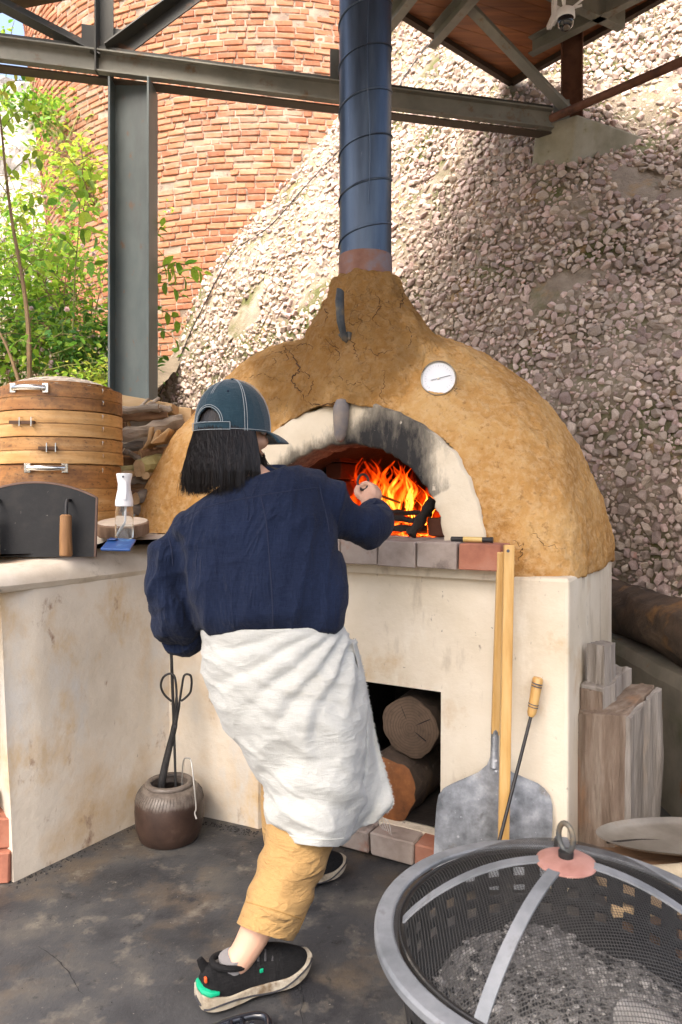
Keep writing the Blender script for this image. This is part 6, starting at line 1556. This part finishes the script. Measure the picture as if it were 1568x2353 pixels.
for i in range(60):      # flicked ends on the right shoulder
    b = P(600+rn.uniform(-8,10), 1050+rn.uniform(-10,10), 1.99); e = P(634+rn.uniform(-14,12), 1086+rn.uniform(-10,8), 1.97)
    g.tube(cr([tuple(b), tuple((b+e)/2+Vector((-.006,-.006,-.006))), tuple(e)], 7), [.0013]*5+[.0008,.0003], 3)
part('hair_strands', g, 'hair', hair, kind='stuff')

# --- cap
CB, CT = -.013, .134          # band and crown heights relative to the head centre
def capp(ph, t, o=0):
    r = (1-t**2.5)**(1/2.1) if t < 1 else 0
    return hp((.099+o)*r*math.sin(ph), (.114+o)*r*math.cos(ph)+.002, CB+(CT-CB)*t+o*t)
NP, NT = 160, 44; V = []; F = []
for j in range(NT+1):
    for i in range(NP): V.append(capp(2*math.pi*i/NP, math.sin(j/NT*math.pi/2)))
def hole(ph, t):
    d = abs(((ph-math.pi)+math.pi) % (2*math.pi)-math.pi)/.38; h = ((CT-CB)*t-.022)/.038
    return h > 0 and d*d+h*h < 1
for j in range(NT):
    for i in range(NP):
        ph = 2*math.pi*(i+.5)/NP; t = math.sin((j+.5)/NT*math.pi/2)
        if not hole(ph, t): F.append((j*NP+i, j*NP+(i+1)%NP, (j+1)*NP+(i+1)%NP, (j+1)*NP+i))
cap = part('cap', (V, F), 'cap_twill', per, smooth=True, mods=lambda o: setattr(o.modifiers.new('s', 'SOLIDIFY'), 'thickness', .002))
def brim(a, b):
    ph = R(-78+156*a); e = .072*b*(math.cos(R(-78+156*a)*.95))**.55
    p = capp(ph, 0); d = (hr*math.sin(ph)*.6+hf*math.cos(ph)); return p+d.normalized()*e+hup*(-.022*b*b+.004-.010*math.sin(ph)**2*b)
part('brim', grid(brim, 40, 10), 'cap_twill', cap, smooth=True, mods=lambda o: setattr(o.modifiers.new('s', 'SOLIDIFY'), 'thickness', .004))
part('strap', grid(lambda a, b: capp(math.pi+(-.66+1.32*a), (.0+.155*b), .003), 30, 3), 'cap_twill', cap, smooth=True, mods=lambda o: setattr(o.modifiers.new('s', 'SOLIDIFY'), 'thickness', .0025))
g = G(); ell(g, capp(0, 1)+hup*.002, (.008,.008,.005)); part('button', g, 'cap_twill', cap, smooth=True)
st = G()
def stl(fn, n=40): st.tube([fn(i/(n-1)) for i in range(n)], .0009, 4)
for k in range(6):
    for s in (-.035, .035):
        t0 = 0.0 if k != 3 else .47
        stl(lambda f: capp(k*math.pi/3+s*(1+.0*f)*(1 if f < .85 else .9), math.sin((t0+(.985-t0)*f)*math.pi/2), .0022))
for e in (1.06, 1.2):
    stl(lambda f: capp(math.pi+.38*e*math.cos(math.pi*f), (.022+.038*e*math.sin(math.pi*f))/(CT-CB), .0024))
for b in (.012, .14): stl(lambda f: capp(math.pi+(-.64+1.28*f), b, .0062))
for s in (-.64, .64): stl(lambda f: capp(math.pi+s, .012+.128*f, .0062), 8)
stl(lambda f: capp(.66+math.pi+(2*math.pi-1.32)*f, .03, .0024), 60)
part('stitching', st, 'stitch', cap)
for k in (2, 4): 
    g = G(); ell(g, capp(k*math.pi/3+.5, .72, .001), (.003,.003,.003)); part('eyelet', g, 'seam_navy', cap)

# poker held in the right hand
pk = thing('hooked_poker', tuple(fc), 'black iron poker held in the hand, reaching into the fire', 'poker')
part('shaft', G().tube(cr([tuple(fc-sd*.03), tuple(fc+sd*.05), tuple(fc+sd*.3), tuple(fc+sd*.42)], 20), .0052, 8), 'steel_tool', pk, smooth=True)
rc = fc-sd*.03+Vector((-.006,0,.026)); part('ring_grip', G().tube([rc+Vector((.018*math.cos(a), .004*math.sin(a), .026*math.sin(a))) for a in [2*math.pi*i/20 for i in range(21)]], .0042, 8, False), 'steel_tool', pk, smooth=True)
# ------------------------------------------------------------ plants on the left
def leafmat(name, a, b, c, tr=.45):
    m = mat(name, [a, b, c], scale=8, rough=.5, bump=.1, bscale=60, rv=.3, rh=.02, rndco=True, trans=tr, spec=.3)
leafmat('leaf_lime', (.22,.38,.03), (.32,.5,.05), (.44,.58,.09))
leafmat('leaf_mid', (.1,.24,.025), (.17,.34,.04), (.26,.43,.06))
leafmat('leaf_dark', (.035,.11,.018), (.06,.16,.025), (.1,.22,.04), .35)
leafmat('leaf_yellow', (.3,.36,.04), (.42,.45,.06), (.5,.5,.1))
leafmat('petal_pink', (.62,.42,.47), (.74,.58,.62), (.82,.7,.72), .3)
mat('stem_brown', [(.14,.09,.05), (.25,.17,.09)], scale=12, bump=.3)
mat('stem_green', [(.16,.18,.05), (.25,.26,.08)], scale=12, bump=.3)
# raised bed the shrubs grow from
V, F = grid(lambda a, b: Vector((-6+4.45*a, 4.5+4.2*b, 1.45+1.9*b**1.2+.12*nz((a*9, b*6, 0), .8, 4)-(.0 if b > .02 else 1.5))), 50, 40)
solo('planted_bank', (V, F), 'soil', (-3.5, 6, 1), kind='structure', smooth=True)
def leafv(L, W, n=5):
    """a folded, pointed leaf along +x, (verts, faces)"""
    V = []; F = []
    for i in range(n):
        t = i/(n-1); w_ = W*math.sin(math.pi*min(1, t*.92+.06))**.8*(1-.25*t); z = -.18*L*t*t
        V += [Vector((t*L, -w_, z+.25*w_)), Vector((t*L, 0, z)), Vector((t*L, w_, z+.25*w_))]
    for i in range(n-1):
        for k in range(2): F.append((3*i+k, 3*i+k+1, 3*i+k+4, 3*i+k+3))
    return V, F
LV = leafv(1, .33, 4)
def orient(d, roll):
    q = d.to_track_quat('X', 'Z').to_matrix(); return q @ Matrix.Rotation(roll, 3, 'X')
def foliage(name, rnd, tips, n, ls, m, parent, spread):
    g = G()
    for i in range(n):
        a, b = tips[rnd.randrange(len(tips))]; f = rnd.uniform(.15, 1.05); p = a+(b-a)*f+Vector((rnd.gauss(0,spread), rnd.gauss(0,spread), rnd.gauss(0,spread)))
        d = Vector((rnd.gauss(0,1), rnd.gauss(0,.8)-.35, rnd.gauss(-.1,.5))).normalized(); s = ls*rnd.uniform(.6, 1.35)
        M = orient(d, rnd.gauss(0,.6)); g.add([M @ (v*s)+p for v in LV[0]], LV[1])
    return part(name, g, m, parent, kind='stuff')
FLV = G(); rf = random.Random(2)
for k in range(16):
    a = k*2.4; el = .2+1.1*(k/16); d = Vector((math.cos(a)*math.cos(el), math.sin(a)*math.cos(el), math.sin(el))); M = orient(d, 1.57); FLV.add([M @ Vector((v.x*1.0, v.y*1.6, v.z)) for v in leafv(1, .4, 3)[0]], leafv(1, .4, 3)[1])
FLM = raw('flower', FLV.v, FLV.f, 'petal_pink')
def bush(nm, base, top, rad, lab, cat, n, ls, mats, seed, flowers=0, stems=14, group=None):
    rnd = random.Random(seed); base = Vector(base); top = Vector(top); t = thing(nm, tuple(base), lab, cat, group); g = G(); tips = []
    for i in range(stems):
        e = top+Vector((rnd.gauss(0,rad[0]*.55), rnd.gauss(0,rad[1]*.55), rnd.gauss(0,rad[2]*.5))); b0 = base+Vector((rnd.gauss(0,.08), rnd.gauss(0,.08), 0)); mid = (b0+e)/2+Vector((rnd.gauss(0,.12), rnd.gauss(0,.1), .15))
        C = [Vector(c) for c in cr([tuple(b0), tuple(mid), tuple(e)], 8)]; g.tube(C, [.007*(1-.1*k) for k in range(8)], 5)
        for k in range(2, 7): tips.append((C[k], C[k+1]))
        for k in range(3):
            j = rnd.randrange(3, 8); e2 = C[j]+Vector((rnd.gauss(0,rad[0]*.45), rnd.gauss(0,rad[1]*.4), rnd.gauss(.02,rad[2]*.35))); g.tube([C[j], (C[j]+e2)/2+Vector((0,0,.03)), e2], [.004,.003,.0015], 4); tips.append((C[j], e2)); tips.append(((C[j]+e2)/2, e2))
    part('stems', g, 'stem_brown' if seed % 2 else 'stem_green', t, smooth=True)
    for i, m in enumerate(mats): foliage('foliage', rnd, tips, n//len(mats), ls, m, t, .05)
    for i in range(flowers):
        a, b = tips[rnd.randrange(len(tips))]; p = b+Vector((rnd.gauss(0,.05), -abs(rnd.gauss(.05,.06)), rnd.gauss(0,.05))); s = rnd.uniform(.014,.024)
        M = Matrix.Translation(p) @ Vector((rnd.gauss(0,.5), -1, rnd.gauss(.2,.5))).normalized().to_track_quat('Z', 'Y').to_matrix().to_4x4() @ Matrix.Scale(s, 4); piece('flower', FLM, t, M)
    return t
def pg(x, z, h): return ((x-784)*z/FPX, z, h)
GR = 'flowering shrubs beside the column'
bush('rose_bush', pg(60,5.0,1.6), P(50,760,5.0), (.42,.3,.35), 'dense green rose bush with pale pink flowers at the left edge, lowest', 'bush', 1500, .05, ('leaf_mid','leaf_dark','leaf_lime'), 1, 9, 18, GR)
bush('rose_bush', pg(200,4.9,1.6), P(205,780,4.9), (.32,.3,.3), 'dark green rose bush just left of the steel column foot', 'bush', 1500, .048, ('leaf_mid','leaf_dark','leaf_dark'), 2, 9, 16, GR)
bush('rose_bush', pg(150,5.6,1.9), P(160,610,5.6), (.45,.35,.42), 'bright rose bush full of pink blossom beside the column at mid height', 'bush', 1700, .052, ('leaf_lime','leaf_mid','leaf_lime'), 3, 22, 18, GR)
bush('rose_bush', pg(20,5.8,2.0), P(20,590,5.8), (.45,.35,.45), 'pale lime rose bush with flowers cut by the left edge', 'bush', 1500, .052, ('leaf_lime','leaf_mid'), 4, 14, 16, GR)
bush('leafy_shrub', pg(60,6.6,2.6), P(60,430,6.6), (.6,.4,.5), 'lime green shrub in front of the pale rock, left of the tower', 'shrub', 1000, .055, ('leaf_lime','leaf_yellow','leaf_lime'), 5, 6, 14)
bush('climbing_ivy', tuple(P(150,330,7.6)), P(95,255,7.7), (.55,.3,.4), 'green ivy hanging on the rock beside the upper tower', 'ivy', 900, .06, ('leaf_mid','leaf_lime','leaf_mid'), 6, 0, 12)
bush('tree_branch_tip', tuple(P(-90,60,6.0)), P(-25,110,6.0), (.22,.2,.22), 'leafy branch tip entering at the top left below the roof edge', 'branch', 160, .06, ('leaf_lime','leaf_mid'), 7, 0, 6)
bush('low_shrub', pg(215,4.25,1.5), P(222,855,4.25), (.14,.14,.07), 'small yellow-green shrub behind the steamer lid', 'shrub', 330, .042, ('leaf_lime','leaf_yellow'), 8, 0, 8)
bush('yellow_shrub', tuple(P(190,480,6.2)), P(180,400,6.2), (.4,.3,.35), 'yellowish young shrub against the lower tower bricks', 'shrub', 500, .055, ('leaf_yellow','leaf_lime'), 9, 0, 10)
# saplings with individually placed leaves
LFM = {k: raw('leaf', [v for v in leafv(1, .30, 6)[0]], leafv(1, .30, 6)[1], k, True) for k in ('leaf_lime','leaf_mid','leaf_yellow')}
def sapling(nm, path, r, lab, sprays, seed, stemm='stem_brown'):
    rnd = random.Random(seed); C = [Vector(c) for c in cr([tuple(P(*q)) for q in path], 24)]; t = thing(nm, tuple(C[0]), lab, 'sapling')
    part('trunk', G().tube(C, [r*(1-.03*k) for k in range(24)], 7), stemm, t, smooth=True)
    for (x0, y0, x1, y1, z, n, ls, lm) in sprays:
        a, b = P(x0, y0, z), P(x1, y1, z-.15); mid = (a+b)/2+Vector((0,0,.05)); Q = [Vector(c) for c in cr([tuple(a), tuple(mid), tuple(b)], 9)]
        part('twig', G().tube(Q, [.004*(1-.08*k) for k in range(9)], 5), 'stem_green', t, smooth=True)
        ax = (b-a).normalized()
        for i in range(n):
            f = .2+.8*i/max(1, n-1); p = Q[min(8, int(f*8))]; sd_ = ax.cross(Vector((0,-1,0))).normalized()*(1 if i % 2 else -1)
            d = (ax*.55+sd_*rnd.uniform(.5,1)+Vector((0, rnd.gauss(-.1,.35), rnd.gauss(-.35,.25)))).normalized() if i < n-1 else ax
            M = Matrix.Translation(p) @ orient(d, rnd.gauss(0,.5)).to_4x4() @ Matrix.Scale(ls*rnd.uniform(.75,1.25), 4); piece('leaf', LFM[lm if rnd.random() < .8 else 'leaf_mid'], t, M)
sapling('sapling', ((68,885,4.55),(66,760,4.55),(52,640,4.6),(30,520,4.65),(14,400,4.7),(2,280,4.7),(-15,170,4.75)), .016, 'slender sapling with a brown stem leaning left at the left edge',
   [(30,520,110,470,4.65,9,.075,'leaf_lime'),(15,410,95,365,4.7,9,.08,'leaf_lime'),(5,300,70,255,4.7,8,.08,'leaf_lime'),(20,450,-30,420,4.7,7,.08,'leaf_lime'),(50,630,120,600,4.6,8,.07,'leaf_lime'),(0,270,-40,200,4.7,7,.08,'leaf_lime'),(-5,230,60,185,4.7,8,.075,'leaf_yellow')], 31)
sapling('sapling', ((46,885,4.5),(25,820,4.5),(0,765,4.5),(-40,700,4.5)), .012, 'short bare sapling stem leaning out of the left edge near the steamers', [(20,810,70,790,4.5,6,.06,'leaf_mid')], 32)
sapling('sapling', ((165,885,4.7),(168,760,4.75),(172,640,4.8),(180,540,4.8),(186,430,4.8)), .007, 'thin green sapling with broad bright leaves just left of the column',
   [(184,470,150,440,4.8,6,.10,'leaf_lime'),(185,450,215,415,4.8,6,.105,'leaf_lime'),(182,500,215,505,4.75,5,.11,'leaf_lime'),(180,530,232,560,4.8,7,.09,'leaf_lime'),(186,430,175,395,4.8,5,.09,'leaf_lime'),(176,600,245,640,4.75,8,.085,'leaf_mid'),(176,580,125,560,4.8,7,.08,'leaf_lime')], 33, 'stem_green')
sapling('sapling', ((300,900,4.35),(318,760,4.35),(338,660,4.35),(352,600,4.3)), .008, 'leafy sapling showing its twigs right of the steel column',
   [(345,640,430,640,4.3,9,.075,'leaf_lime'),(350,620,470,628,4.3,11,.07,'leaf_lime'),(352,600,372,520,4.3,7,.07,'leaf_lime'),(340,660,420,680,4.3,8,.07,'leaf_mid'),(330,720,415,745,4.3,9,.065,'leaf_lime'),(325,760,425,800,4.3,7,.06,'leaf_mid')], 34, 'stem_green')
